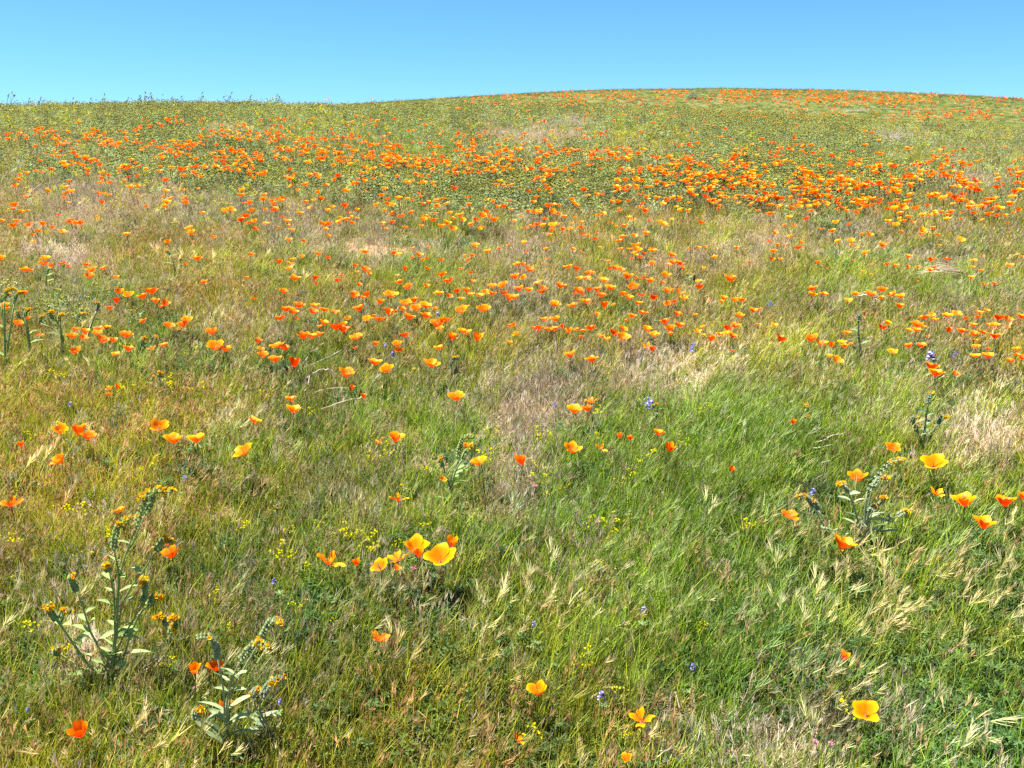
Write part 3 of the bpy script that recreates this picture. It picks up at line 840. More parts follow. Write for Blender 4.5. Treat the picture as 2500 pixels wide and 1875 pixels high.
# single blossoms of the lower field: crop, x, y, width, shape, tone, label
SINGLES = [
 ('A4', 685, 1095, 175, 'k', 'r', 'red orange poppy split like a V, lowest at the left edge of the meadow'),
 ('A4', 1680, 560, 118, 'k', 'y', 'ragged yellow rimmed poppy close beside a fuller red orange one'),
 ('A4', 1870, 540, 150, 'd', 'r', 'full red orange cup poppy below the grey green fiddleneck coil'),
 ('A4', 1935, 880, 62, 'k', 'o', 'tiny orange poppy bud in front of the lower left fiddleneck'),
 ('A3', 95, 450, 200, 'f', 'r', 'large ragged red poppy cut by the left edge of the photo'),
 ('A3', 1475, 885, 165, 'd', 'r', 'scarlet cup poppy against the right branch of the tall fiddleneck'),
 ('A3', 1450, 795, 90, 'c', 'y', 'yellow orange poppy peeping out behind the scarlet cup by the fiddleneck'),
 ('A3', 1030, 515, 115, 'o', 'y', 'yellow poppy just behind the left coil of the tall fiddleneck'),
 ('A3', 1345, 830, 60, 'f', 'o', 'small curled orange poppy left of the scarlet cup'),
 ('B3', 640, 945, 235, 'f', 'y', 'star like wide open poppy standing left of the large five flower group'),
 ('B3', 868, 965, 50, 'k', 'r', 'thin closed orange poppy between the star like one and the large group'),
 ('B3', 1070, 1000, 145, 't', 'y', 'yellow poppy at the left end of the large five flower group'),
 ('B3', 1215, 925, 180, 'f', 'y', 'crumpled poppy second from left in the large five flower group'),
 ('B3', 1215, 1020, 70, 'd', 'r', 'small deep red poppy tucked under the crumpled one of the large group'),
 ('B3', 1380, 840, 215, 'd', 'y', 'wide cup poppy with yellow brim on a dark stem, large group'),
 ('B3', 1405, 890, 90, 'k', 'o', 'narrow orange poppy half hidden behind the yellow brimmed cup'),
 ('B3', 1590, 920, 268, 't', 'y', 'biggest poppy of the meadow, golden bowl facing the camera'),
 ('B3', 1695, 790, 118, 'k', 'y', 'half closed poppy above and right of the biggest golden bowl'),
 ('B3', 1230, 410, 155, 'f', 'o', 'lone ragged orange poppy right above the large five flower group'),
 ('B2', 1925, 1165, 145, 'o', 'y', 'domed yellow poppy right of the bare soil patch'),
 ('B2', 1615, 1310, 60, 'o', 'y', 'small yellow poppy touching the stem of the middle fiddleneck'),
 ('B4', 1070, 285, 200, 'f', 'r', 'two toned poppy, orange and scarlet, alone in the lower centre grass'),
 ('C4', 225, 745, 165, 'd', 'o', 'orange cup poppy under a white brush of seed awns'),
 ('C4', 55, 1165, 120, 'f', 'r', 'small torn scarlet and yellow poppy near the bottom edge'),
 ('C4', 1115, 985, 210, 'f', 'o', 'windblown poppy with torn petals in the lower centre right'),
 ('C4', 990, 1330, 85, 'c', 'r', 'low red orange poppy buried in grass at the bottom edge'),
 ('D4', 850, 935, 205, 't', 'y', 'bright golden tilted poppy alone in the lower right grass'),
 ('D4', 660, 450, 52, 'k', 'o', 'slim orange poppy bud above the golden tilted one'),
 ('D2', 1083, 330, 122, 't', 'r', 'scarlet poppy right above the hairy coil of the right fiddleneck'),
 ('D2', 1430, 460, 188, 't', 'y', 'big golden orange poppy right of the scarlet one by the fiddleneck'),
 ('D2', 770, 585, 150, 'd', 'r', 'orange red cup poppy on a pale bare stem'),
 ('D2', 1700, 790, 192, 'c', 'o', 'broad orange poppy with a pointed side petal, right of ringed one'),
 ('D2', 2045, 795, 170, 'd', 'r', 'red orange poppy on a pale stalk near the right edge'),
 ('D2', 2200, 740, 80, 'k', 'o', 'orange poppy cut by the right edge of the photo'),
 ('D2', 1870, 985, 182, 'c', 'o', 'orange cup poppy below the pale stalked one, crossed by grass'),
 ('D2', 1460, 715, 140, 'f', 'y', 'see through orange poppy with ring like frayed petals'),
 ('D2', 180, 915, 146, 'o', 'r', 'flat red orange poppy left of the grey fiddleneck leaves'),
 ('D2', 650, 1155, 188, 'c', 'o', 'orange poppy just over a small yellow fiddleneck cluster'),
 ('C2', 537, 710, 128, 'c', 'y', 'round yellow rimmed poppy left of the ragged red pair'),
 ('C2', 685, 630, 120, 'f', 'r', 'ragged red orange poppy rising over its neighbours right of centre'),
 ('C2', 650, 700, 90, 'c', 'r', 'small red poppy wedged under the ragged one right of centre'),
 ('C2', 520, 1050, 142, 'c', 'y', 'golden poppy on the upper edge of the lush green band'),
 ('C2', 770, 1035, 110, 'f', 'y', 'thin tilted yellow poppy beside the golden one above the lush grass'),
 ('C2', 930, 930, 65, 'k', 'y', 'small yellow poppy left of a red bud in the long grass'),
 ('C2', 1020, 950, 60, 'k', 'r', 'small red orange bud right of the small yellow poppy'),
 ('C2', 1265, 910, 95, 'c', 'o', 'orange cup poppy at the top of the lush windblown grass'),
 ('C2', 1365, 1030, 106, 'k', 'r', 'dark scarlet rounded poppy sunk in the lush windblown grass'),
 ('C2', 1895, 1220, 52, 'k', 'r', 'tiny red poppy alone in the middle of the lush grass'),
 ('C2', 80, 1145, 116, 'k', 'r', 'narrow red orange poppy between the domed yellow one and lush grass'),
 ('D', 220, 1165, 42, 'k', 'o', 'tiny orange bud above the white forked twig'),
 ('A2', 520, 885, 120, 'c', 'y', 'golden orange cup, leftmost of the three close together at left'),
 ('A2', 680, 880, 135, 'k', 'o', 'orange poppy standing behind, middle of the three close together at left'),
 ('A2', 765, 940, 125, 'd', 'r', 'red orange poppy in front, rightmost of the three at left'),
 ('A2', 1375, 855, 142, 'c', 'o', 'orange poppy with a dark insect like notch, above the golden pair'),
 ('A2', 1500, 965, 148, 'c', 'y', 'golden poppy, left of the matching pair at left of centre'),
 ('A2', 1695, 960, 142, 'c', 'y', 'golden poppy, right of the matching pair at left of centre'),
 ('A2', 2100, 1070, 165, 't', 'y', 'slanting golden poppy right of the matching pair'),
 ('A2', 512, 1145, 138, 't', 'o', 'orange poppy with folded lip, below the close three at left'),
 ('A2', 2195, 805, 105, 'o', 'y', 'low yellow poppy at the edge of a dusty pink patch'),
 ('A2', 180, 1005, 60, 'k', 'o', 'small frayed orange bud near the left edge in short grass'),
 ('B2', 785, 395, 135, 'c', 'o', 'orange poppy at the tip of the white fallen stalk'),
 ('B2', 830, 515, 52, 'k', 'r', 'dark red withered poppy on the end of a white twig'),
 ('B2', 305, 615, 92, 'c', 'o', 'small orange cup directly above a wider yellow one'),
 ('B2', 325, 708, 125, 'c', 'y', 'yellow orange poppy directly below the small orange cup'),
 ('B2', 1730, 600, 136, 'c', 'o', 'orange poppy in front of dark fiddleneck leaves near the centre'),
 ('B2', 1060, 985, 92, 'f', 'o', 'small orange poppy left of a neat cup near the centre'),
 ('B2', 1210, 952, 138, 'c', 'o', 'neat symmetric orange cup poppy near the centre of the photo'),
 ('B2', 1815, 1005, 118, 'f', 'y', 'spidery yellow orange poppy beside the fiddleneck stem at centre'),
 ('B2', 930, 590, 42, 'k', 'r', 'dark red withered bud touching the long pale twig'),
 ('B2', 1030, 298, 114, 'c', 'y', 'yellow orange poppy, upper one of a touching pair over grey foliage'),
 ('B2', 1125, 362, 118, 't', 'o', 'orange poppy, lower one of the touching pair over grey foliage'),
 ('B2', 1512, 318, 136, 'o', 'y', 'poppy with two raised yellow wings, right of the touching pair'),
 ('C2', 500, 235, 96, 'c', 'r', 'red orange poppy alone right of the dark green grass mound'),
 ('C2', 690, 275, 104, 'c', 'o', 'orange poppy over bright grey green leaves, left of pale straw'),
 ('D', 1450, 745, 132, 'c', 'y', 'yellow brimmed poppy in front of a scarlet one, below grey lupine'),
 ('D', 1415, 690, 118, 'c', 'r', 'scarlet poppy directly behind the yellow brimmed one, below grey lupine'),
 ('D', 1620, 755, 66, 'o', 'r', 'small flat red poppy right of the scarlet and yellow pair'),
]

# groups: crop, phrase, blossoms as (x, y, width, shape, tone)
CL = [
 ('A', 'clump under the pink dry patch', "10 105 70 c y;210 205 75 c o;258 210 55 c o;390 112 80 o y;375 152 75 c o;450 165 62 c o;540 155 70 c r;582 170 50 o o"),
 ('A', 'knot beside a black fiddleneck tip', "745 165 68 o o;790 207 85 c o;772 260 85 c r;900 190 65 c o;1000 268 55 c o"),
 ('A', 'loose scatter right of the tall fiddleneck stalk', "1600 155 50 o o;1705 110 75 c o;1765 310 66 c r;2165 68 62 c y;2130 272 48 c r;2195 450 60 o o"),
 ('A', 'fiddleneck thicket at the left edge', "212 400 66 c r;30 515 80 c o;62 540 50 c r;235 620 52 c o;160 672 85 o o;340 765 86 f o"),
 ('A', 'arc above the crowded left clump', "1030 395 76 c o;1110 427 85 o y;1235 437 85 c o;1310 390 112 c r;1010 480 62 k r;945 537 66 c r;1345 475 76 c o;1425 500 82 c r;1385 520 52 c r"),
 ('A', 'row ending in a tall yellow cup', "1240 645 66 c r;1460 697 92 o r;1580 682 86 c r;1617 640 88 c y;1830 745 98 c r"),
 ('A', 'crowded left clump by a leaning stalk', "645 720 62 c r;625 780 88 c r;735 740 86 c o;720 797 82 c r;850 715 82 o r;920 710 72 o y;840 755 80 o y;885 815 112 c r;980 817 72 c r;1090 770 112 c r"),
 ('A', 'row just below the crowded left clump', "645 910 96 c r;1000 940 72 o y;1112 890 92 c r;1310 882 72 f r;1415 860 72 o o"),
 ('A', 'pair over grey green leaves at left', "1860 870 142 c o;1950 892 96 c o"),
 ('A', 'frayed group under the left thicket', "940 1230 76 f o;1012 1222 52 k o;942 1288 44 k o"),
 ('B', 'group left of the pale windblown tuft', "200 145 62 k r;290 150 70 o o;285 192 66 o o;320 112 60 o y;400 90 52 c y;538 65 66 c y;625 100 48 o r"),
 ('B', 'sparse line below the windblown tuft', "335 280 90 c o;505 285 62 k r;520 330 38 k r;740 252 46 o o;710 297 66 c r;240 395 72 c o"),
 ('B', 'loose scatter above the central band', "855 168 56 c o;878 220 42 o o;945 205 82 c r;972 235 46 c r;885 330 66 c r;1215 250 46 o o;1240 312 72 c r;1288 200 56 k r;1315 355 80 c r;1475 190 62 c o;1470 340 62 c o"),
 ('B', 'small group by the black tipped fiddlenecks', "1605 250 90 o y;1665 300 86 c r;1765 190 56 o o;1857 230 46 c o;1870 300 46 o y"),
 ('B', 'row along the top of the central band', "850 430 86 c o;845 398 60 o r;920 445 52 c r;965 425 66 k y;1165 430 116 o y;1075 485 72 c r;1365 470 82 c r"),
 ('B', 'crowded ridge right of centre', "1580 410 96 o y;1665 430 66 o r;1740 390 66 c r;1820 385 76 c r;1770 450 60 o o;1860 415 60 o o;1930 430 72 o y;1985 400 82 o y;2040 350 76 o o;2130 345 86 t o;2040 412 72 c o;2145 405 80 c r;2190 452 92 c y"),
 ('B', 'rust red row opening the central band', "260 550 86 c r;370 515 96 c r;320 570 90 c y;205 625 86 c r;350 618 42 o o;505 520 80 o y;490 567 86 c r;590 555 86 o r;680 570 80 o r"),
 ('B', 'middle of the central band', "890 540 92 c r;795 625 62 c r;1150 570 112 c o;960 635 86 o y;1062 632 106 o y;1020 600 42 c o"),
 ('B', 'densest heap of the central band', "1295 500 100 o o;1265 545 70 c o;1385 540 92 c o;1470 520 112 o y;1545 540 52 c r;1325 615 96 c r;1470 605 100 c o;1570 672 130 c r;1640 645 112 o y;1590 717 72 o y"),
 ('B', 'trio over a dark green tuft', "1770 562 112 t o;1802 530 70 o r;1965 550 110 t y"),
 ('B', 'tangle above the white fallen stalks', "590 665 82 c y;548 695 42 c o;690 700 112 c r;755 722 112 c r;762 670 62 c o;410 780 112 c r;480 780 92 c o;540 765 80 c r"),
 ('B', 'loose row by two blue lupines', "865 795 116 o o;1285 770 82 c r;1035 845 72 c r;860 880 42 c o;1220 850 86 c o;1235 907 72 t y"),
 ('B', 'cluster left of the white fallen stalks', "185 862 132 o o;245 882 92 c r;20 822 72 c r;60 945 92 c r;45 890 70 o y;165 980 106 c r;335 1002 122 k r"),
 ('B', 'knot above the fiddleneck stalk', "1585 880 82 c y;1690 780 92 k o;1722 790 50 f o;1780 735 72 o o;1820 752 86 o y;1915 787 96 k y;2195 690 60 c o;2190 832 52 c o"),
 ('C', 'pair left of the long upper row', "50 155 66 c o;95 155 52 c r;150 205 100 o r;25 265 82 c r;100 270 66 c o"),
 ('C', 'flat red heap in the upper row', "835 133 48 c r;895 195 92 o r;850 190 52 o r;945 205 62 o r;1210 150 62 c r"),
 ('C', 'stacked pair beside the grey straw', "1380 80 86 o o;1350 155 62 o o;1390 145 90 o r;1455 155 76 c r;1465 195 42 k o"),
 ('C', 'line through the middle right field', "480 185 76 o y;555 195 72 c o;670 240 82 o r;595 280 82 o y;645 282 72 o o;795 300 86 o y;1000 265 92 c r;1065 270 52 c o;1135 275 46 c o;1195 300 72 c o;1330 255 76 c y;1297 315 56 c o"),
 ('C', 'trio beside the curled fiddleneck stalk', "1615 300 66 o o;1622 358 72 c o;1890 285 112 c r"),
 ('C', 'scatter left in the second right row', "220 320 82 o y;60 370 80 c r;145 380 76 c y;270 370 72 o r;255 400 80 o y;420 345 96 c r;20 445 80 c o"),
 ('C', 'tight row in the second right row', "575 388 92 c r;605 410 42 c r;545 410 42 c o;665 377 62 c r;735 375 76 c r;770 425 76 c r;855 365 100 o o"),
 ('C', 'chain by a dark lupine', "1045 360 96 o r;960 415 82 c y;1010 447 86 c y;1120 425 82 o o;1222 448 82 c r;1090 495 72 c y"),
 ('C', 'mixed cluster with a starry yellow bloom', "1340 390 72 c r;1380 385 38 k o;1450 400 92 f r;1490 450 92 f y;1345 497 66 c r;1405 477 62 c o"),
 ('C', 'scatter above the lower right row', "370 505 96 c y;525 520 82 o o;645 480 76 c o;800 505 82 k r;880 505 46 o r;735 590 52 c r"),
 ('C', 'sparse set around the small lupines', "1130 580 82 o y;1035 605 76 c y;995 640 46 c r;1430 590 72 c r;1585 595 46 c r"),
 ('C', 'row of four at the right', "1705 470 76 f r;1830 450 72 c o;1810 477 52 c r;1925 465 66 c r;1985 467 72 c o"),
 ('C', 'thin row leading to the right edge', "2085 557 76 c o;2145 545 62 o y;1970 605 82 c o;2130 672 62 o y"),
 ('C', 'row crowning the dark grass mound', "280 635 76 c y;375 635 82 c y;220 715 100 c o;320 720 72 c o;370 720 70 o r;440 700 46 k r;490 735 72 c o;562 720 46 c o;610 730 62 o o;680 710 96 c o;595 780 52 o o;15 680 56 c y;40 758 60 c o"),
 ('C', 'knot above the whitish leaves', "765 775 78 f y;820 800 78 f y;880 750 92 c o;960 722 82 o y;955 790 112 c o"),
 ('C', 'red cluster above the straw patch', "1165 720 82 c y;1225 770 86 o y;1320 655 96 c r;1450 685 86 d r;1365 715 92 c r;1370 757 56 c o"),
 ('C', 'heap right of the red cluster', "1605 735 76 f y;1650 700 52 c o;1860 710 86 c r;1930 690 86 c r;1790 757 62 o y;1860 757 86 o y;1905 777 80 c o;1720 800 82 k o;1655 770 42 c o"),
 ('C', 'pair at the head of the straw patch', "1165 865 82 f o;1210 897 62 k o;1900 905 46 o o"),
 ('D', 'arched straw group near the top right', "385 15 80 c r;385 67 90 o y;485 62 86 o o;755 65 70 o o;690 115 70 o y;885 65 86 c r;985 25 80 c r;978 90 60 c o;1075 67 76 c o;1145 82 76 c y;1140 167 76 c o"),
 ('D', 'row beside the leafy single fiddleneck', "55 330 66 c y;108 450 96 c r;370 447 112 c r;465 492 106 c y;548 507 62 k r;640 480 82 o y;665 512 72 c o;715 490 42 o o;680 400 70 o r;530 597 60 c o;597 637 90 c o"),
 ('D', 'pair and strays left of the right swarm', "1035 312 76 o y;990 350 82 c r;1215 510 72 c r;1325 507 80 c o;1080 562 86 o y;1375 420 60 f r"),
 ('D', 'left end of the right swarm', "1350 267 96 o y;1415 237 66 o y;1440 280 66 o o;1285 327 92 c r;1335 342 56 c r;1215 365 62 o o;1285 377 76 o o"),
 ('D', 'top of the right swarm', "1550 252 82 o y;1635 232 92 o y;1715 265 62 o o;1830 217 62 o y;1895 205 56 c o;1815 255 60 o o;1990 272 96 o r;2075 280 80 c r;2190 257 82 c o"),
 ('D', 'middle of the right swarm', "1555 377 66 k r;1675 382 82 c o;1775 327 66 c o;1905 327 46 c o;1960 332 76 o y;2065 342 66 f r;1780 407 82 c r;1860 397 72 o o;1965 427 96 c r;1795 460 42 c o"),
 ('D', 'bottom of the right swarm', "1795 520 72 o o;1900 535 52 c r;1900 597 96 c o;1790 602 82 o y;2150 540 72 o o;2150 587 72 o o;2195 612 72 c r;2095 637 70 c r"),
]
random.seed(21)
GRP = 'orange poppies blooming across the hillside'
for crop, x, y, w, sh, tone, label in SINGLES:
    X_, Y_ = px_of(crop, x, y)
    lean = {'t': None}.get(sh, None)
    place_poppy(X_, Y_, w / 3.539, sh, tone, label, GRP, lean)
MASS = []      # further blossoms, at their own places: x, y in the photograph, width, shape, tone
n_ind = len(SINGLES)
for crop, phrase, data in CL:
    it = []
    for s_ in data.split(';'):
        a = s_.split(); X_, Y_ = px_of(crop, float(a[0]), float(a[1])); it.append((X_, Y_, float(a[2]) / 3.539, a[3], a[4]))
    it.sort()
    for i, (X_, Y_, w, sh, tone) in enumerate(it):
        if w < 18.7:
            MASS.append((X_, Y_, w, sh, tone)); continue
        lab = '%s %s poppy, %s of %d from left, %s' % (TW[tone], SW[sh], ORD[i], len(it), phrase)
        place_poppy(X_, Y_, w, sh, tone, lab, GRP); n_ind += 1
print('single poppies', n_ind)
E_ = "97 670 45;307 705 40;170 743 35;92 790 62;140 838 45;176 828 25;425 718 38;412 745 40;443 776 32;638 722 42;710 727 42;660 778 44;712 647 44;665 587 40;830 607 38;888 607 38;1075 632 52;1300 610 34;1195 693 36;1288 685 36;1080 776 64;1105 748 38;1200 745 42;1205 776 38;1060 735 32;1312 843 46;1460 828 72;1492 825 60;1705 757 62;1762 766 42;1833 747 42;1575 780 36;1620 782 48;1715 815 60;1782 818 50;1560 888 78;1590 862 60;1610 905 50;1648 898 44;1725 910 52;1645 945 50;1800 940 34;1860 895 52;1876 920 46;1890 950 52;2090 915 78;2130 915 50;2108 950 36;1870 1020 46;1965 1028 40;2125 993 40;1980 660 70;2110 662 40;2060 710 42;1225 940 58;1240 975 60;1375 995 62;1088 1032 42;820 980 48;85 925 76;105 890 56;195 920 72;275 915 52;245 960 46;210 985 36;218 1030 52;340 935 62;405 960 58;455 900 52;490 910 62;522 912 52;12 895 40;425 540 78;330 560 64;232 575 32;270 577 36;255 503 36;380 475 42;560 483 40;590 497 36;2150 805 44;2125 828 40;2035 760 44;1980 775 40;2010 805 52;2195 900 48;800 540 40;815 563 34;850 545 32;905 542 38;945 556 38;770 560 30;1110 552 40;1165 565 56;1260 545 60;1320 548 60;1045 490 60;1100 450 70"
F_ = "25 800 60;45 840 42;100 825 34;278 828 34;370 750 52;300 785 72;330 792 44;510 735 32;460 763 30;660 752 34;390 860 58;455 842 44;330 905 46;415 935 46;288 950 32;65 910 42;545 870 68;530 887 50;605 845 34;595 890 46;680 910 82;720 947 58;650 925 50;770 860 62;785 890 46;840 915 52;870 890 44;910 860 60;905 937 56;955 868 34;985 772 42;1010 805 38;1045 796 32;1095 765 38;1100 824 34;985 890 72;1340 795 72;1410 797 42;1205 832 42;1245 840 52;1280 845 40;1400 847 46;1440 870 40;1265 915 62;1305 925 42;1190 940 46;1230 930 40;1370 925 66;1360 955 42;1350 987 36;1430 950 48;1490 910 42;1510 870 52;1550 937 48;1480 945 36;1550 905 36;1560 980 48;1595 992 36;1650 970 32;1665 855 92;1690 842 50;1740 905 42;1778 932 28;1830 928 52;1890 885 52;1860 875 42;2070 905 92;2090 918 60;1990 890 32;2135 885 30;1895 993 46;1970 978 52;1820 1000 50;1800 1025 46;1640 1015 34;1180 1038 44;1080 1047 40;865 1055 52;1910 1055 82;1940 715 62;1975 740 82;1935 800 62;1960 830 72;1770 705 38;1845 700 38;1685 725 48;1500 775 40;2100 760 50;2190 740 50;1160 868 32;720 880 40;700 845 34"
G_ = "95 855 112;135 875 52;275 880 56;150 790 62;75 780 62;205 830 52;240 770 60;290 797 52;475 880 62;515 880 44;545 912 52;582 900 50;635 845 62;705 800 44;760 815 34;757 858 38;710 862 64;690 880 44;690 925 46;358 900 30;440 790 72;530 765 72;600 767 60;400 790 60;350 785 40;1010 810 64;960 800 44;1015 842 42;880 840 40;840 848 34;1440 665 82;1500 672 72;1540 687 52;1400 720 60;1470 722 48;1890 670 72;1820 677 52;1640 780 72;1690 800 82;1770 800 62;1800 815 60;1850 830 62;1930 850 72;1980 837 62;2070 862 82;2120 840 72;2040 730 62;2150 760 82;2185 745 50;1420 850 82;1400 880 62;1520 867 50;1350 870 40;1460 822 60;305 722 52;325 735 40;400 705 42;455 728 40;580 710 44;240 660 60;180 650 80;110 640 60;270 655 60;500 655 70;450 680 60"
D0_ = "585 148 62;710 150 38;690 172 36;145 172 42;225 170 72;458 198 62;558 220 72;55 238 62;195 270 52;810 250 42;875 255 62;610 310 62;715 305 62;720 335 62;755 355 72;80 340 52;140 345 38;265 365 72;290 322 42;15 310 46;45 395 72;30 465 62;105 460 56;835 415 62;865 400 36;985 347 72;1025 325 52;740 472 56;433 493 56;500 538 46;905 510 36;1030 510 56;1100 525 60;1200 528 56;1295 535 46;1212 442 66;1405 470 76;1440 455 42;1548 460 72;1440 535 60;1400 560 60;1780 472 66;1850 440 36;1765 535 40;1845 565 46;1755 625 60;2090 522 72;2200 440 52;1875 675 76;1955 677 52;1290 652 32;890 600 32;820 575 36;1425 198 52;1330 215 82;1325 250 62;1465 255 48;1665 298 72;1478 345 36;1150 230 44;1105 165 62;1245 140 62;1170 130 92;1215 95 66;1145 65 70;1340 85 66;1395 90 50;1550 115 62;1550 85 50;1665 115 52;1910 70 72;1985 85 60;2050 87 50;2070 155 44;1860 125 44;20 70 86;180 100 62;330 118 58;1100 30 80;1160 15 90;1280 25 86;1025 30 50;935 50 42;1440 60 60;1580 60 60;1500 60 50;1740 20 80;1770 60 60;1665 60 46;1860 8 80;2000 20 120;2160 40 60;2120 65 40;200 20 100;270 8 60;105 5 60"
B0_ = "940 50 75;1190 60 65;1235 70 60;1355 15 50;1490 10 45;1350 95 60;1405 75 70;1475 105 42;1440 120 42;1600 120 50;1865 75 65;1835 120 55;1805 80 42;1890 10 50;2000 45 72;2100 20 46"
C0_ = "130 30 48;125 60 30;295 20 48;525 25 52;595 45 48;300 103 52;760 10 40;940 25 48;1080 30 82;1020 20 52;1060 60 50;1140 55 52;1110 95 60;1070 70 50;1035 105 38;1215 35 72;1210 12 60;1520 25 46;1605 10 52;1670 5 40;1940 15 58;1755 95 56;1655 185 52;2050 145 38"
def extra(data, ox, oy, k, ymin=-1, ymax=9999, xmax=9999):
    for s_ in data.split(';'):
        x, y, w = (float(v) for v in s_.split())
        if not (ymin <= y <= ymax and x <= xmax): continue
        MASS.append((ox + x / k, oy + y / k, w / k, random.choice('ccdoof'), random.choice('yyooor')))
extra(E_, 0, 200, 2.652); extra(F_, 834, 200, 2.652); extra(G_, 1666, 180, 2.652, ymax=850)
extra(D0_, 1875, 500, 3.539, ymax=700); extra(B0_, 625, 600, 3.539); extra(C0_, 1250, 600, 3.539)

# the rest of the dense band up the slope and the orange bloom on the far hill, in drifts
ZONES = [(1000, 372, 620, 42, 1.0), (1750, 405, 330, 50, .9), (620, 335, 300, 30, .6), (120, 325, 140, 22, .9), (300, 355, 260, 26, .5), (2250, 430, 260, 42, 1.0),
         (2150, 470, 330, 28, .8), (680, 292, 60, 10, .7), (420, 300, 90, 30, .35), (1300, 400, 500, 60, .45), (560, 400, 420, 28, .45), (1250, 290, 700, 25, .10), (1260, 253, 120, 9, .5), (1000, 240, 160, 6, .5),
         (1960, 470, 200, 20, .5), (1250, 480, 1500, 60, .10)]
HILLZ = [(2120, 236, 420, 9, 1.0), (1750, 220, 280, 6, 1.1), (1400, 232, 200, 6, .8), (2050, 262, 380, 22, .16), (2350, 275, 200, 14, .3), (1260, 246, 200, 8, .5)]
def drift(zones, n, xr, yr, wpx, seed, thr, minclear=0):
    k = 0; tries = 0
    X = rng.uniform(xr[0], xr[1], n * 14); Y = rng.uniform(yr[0], yr[1], n * 14)
    d = G(X, Y, zones) * np.clip((fbm(X, Y * 3.0, 48, seed, 4) - thr) * 6, 0, 1)
    ok = np.where(rng.random(len(X)) < d)[0][:n]
    for i in ok:
        w = float(np.interp(Y[i], wpx[0], wpx[1])) * random.uniform(.7, 1.25)
        MASS.append((float(X[i]), float(Y[i]), w, random.choice('cdoof'), random.choice('yyyooor')))
drift(ZONES, 1800, (-60, 2560), (235, 560), ([240, 300, 400, 450], [7, 9.5, 13.5, 16]), 51, .40)
n_slope = len(MASS)
drift(HILLZ, 1500, (1150, 2560), (214, 290), ([210, 300], [4.6, 6.5]), 52, .30)

def build_mass():
    P = []; S = []; I = []; C = []; T = []
    rim = []
    for j, (X_, Y_, w, sh, tone) in enumerate(MASS):
        p, zc = at(X_, Y_, .19 if Y_ > 470 else .26)
        size = min(max(w * 1.06 * zc / FPX, .028), .10 if zc < 40 else .26)
        if zc > 40: p.z = float(ground(p.x, p.y)) + .14
        idx = [i for i, h in enumerate(HEADI) if h[0] == sh]
        P.append((p.x, p.y, p.z - size * .25)); S.append(size); I.append(random.choice(idx))
        C.append((min(.9, max(.1, TONE[tone] + .14 + random.uniform(-.1, .1))), .5, .4)); T.append(zc)
    lib = bpy.data.collections.new('far_poppy')
    for i, (sh, mb) in enumerate(HEADI):
        m2 = MB(); join(m2, mb)
        m2.tube([Vector((0, 0, -3.0)), Vector((.08, 0, -1.5)), Vector((0, 0, 0))], [.03, .03, .04], (.1, .3, 0), (.1, .3, 0), 4)
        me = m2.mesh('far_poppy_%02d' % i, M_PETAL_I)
        me.materials.append(M_PLANT)
        nf = len(mb.f)
        for pl in me.polygons[nf:]: pl.material_index = 1
        lib.objects.link(bpy.data.objects.new('far_poppy_%02d' % i, me))
        cd = me.color_attributes['vc'].data
        for v in range(len(mb.v), len(m2.v)): cd[v].color = (.35, .42, .15, 1)
    n = len(P)
    scatter('distant_poppies', 'mass of small orange poppies in drifts farther up the slope', lib, len(HEADI), P,
            rng.uniform(0, 6.28, n), (rng.normal(0, .2, n), rng.normal(0, .2, n)), S, np.array(C), I)
build_mass()

# ------------------------------------------------------------------ fiddlenecks one can tell apart
def on_plane(px, py, Yb):
    dx = (px - 1250) / FPX; dy = -(py - 937.5) / FPX
    d = Vector((dx, cp + dy * sp, -sp + dy * cp)); k = Yb / d.y
    return Vector((d.x * k, Yb, CAMZ + d.z * k)), k

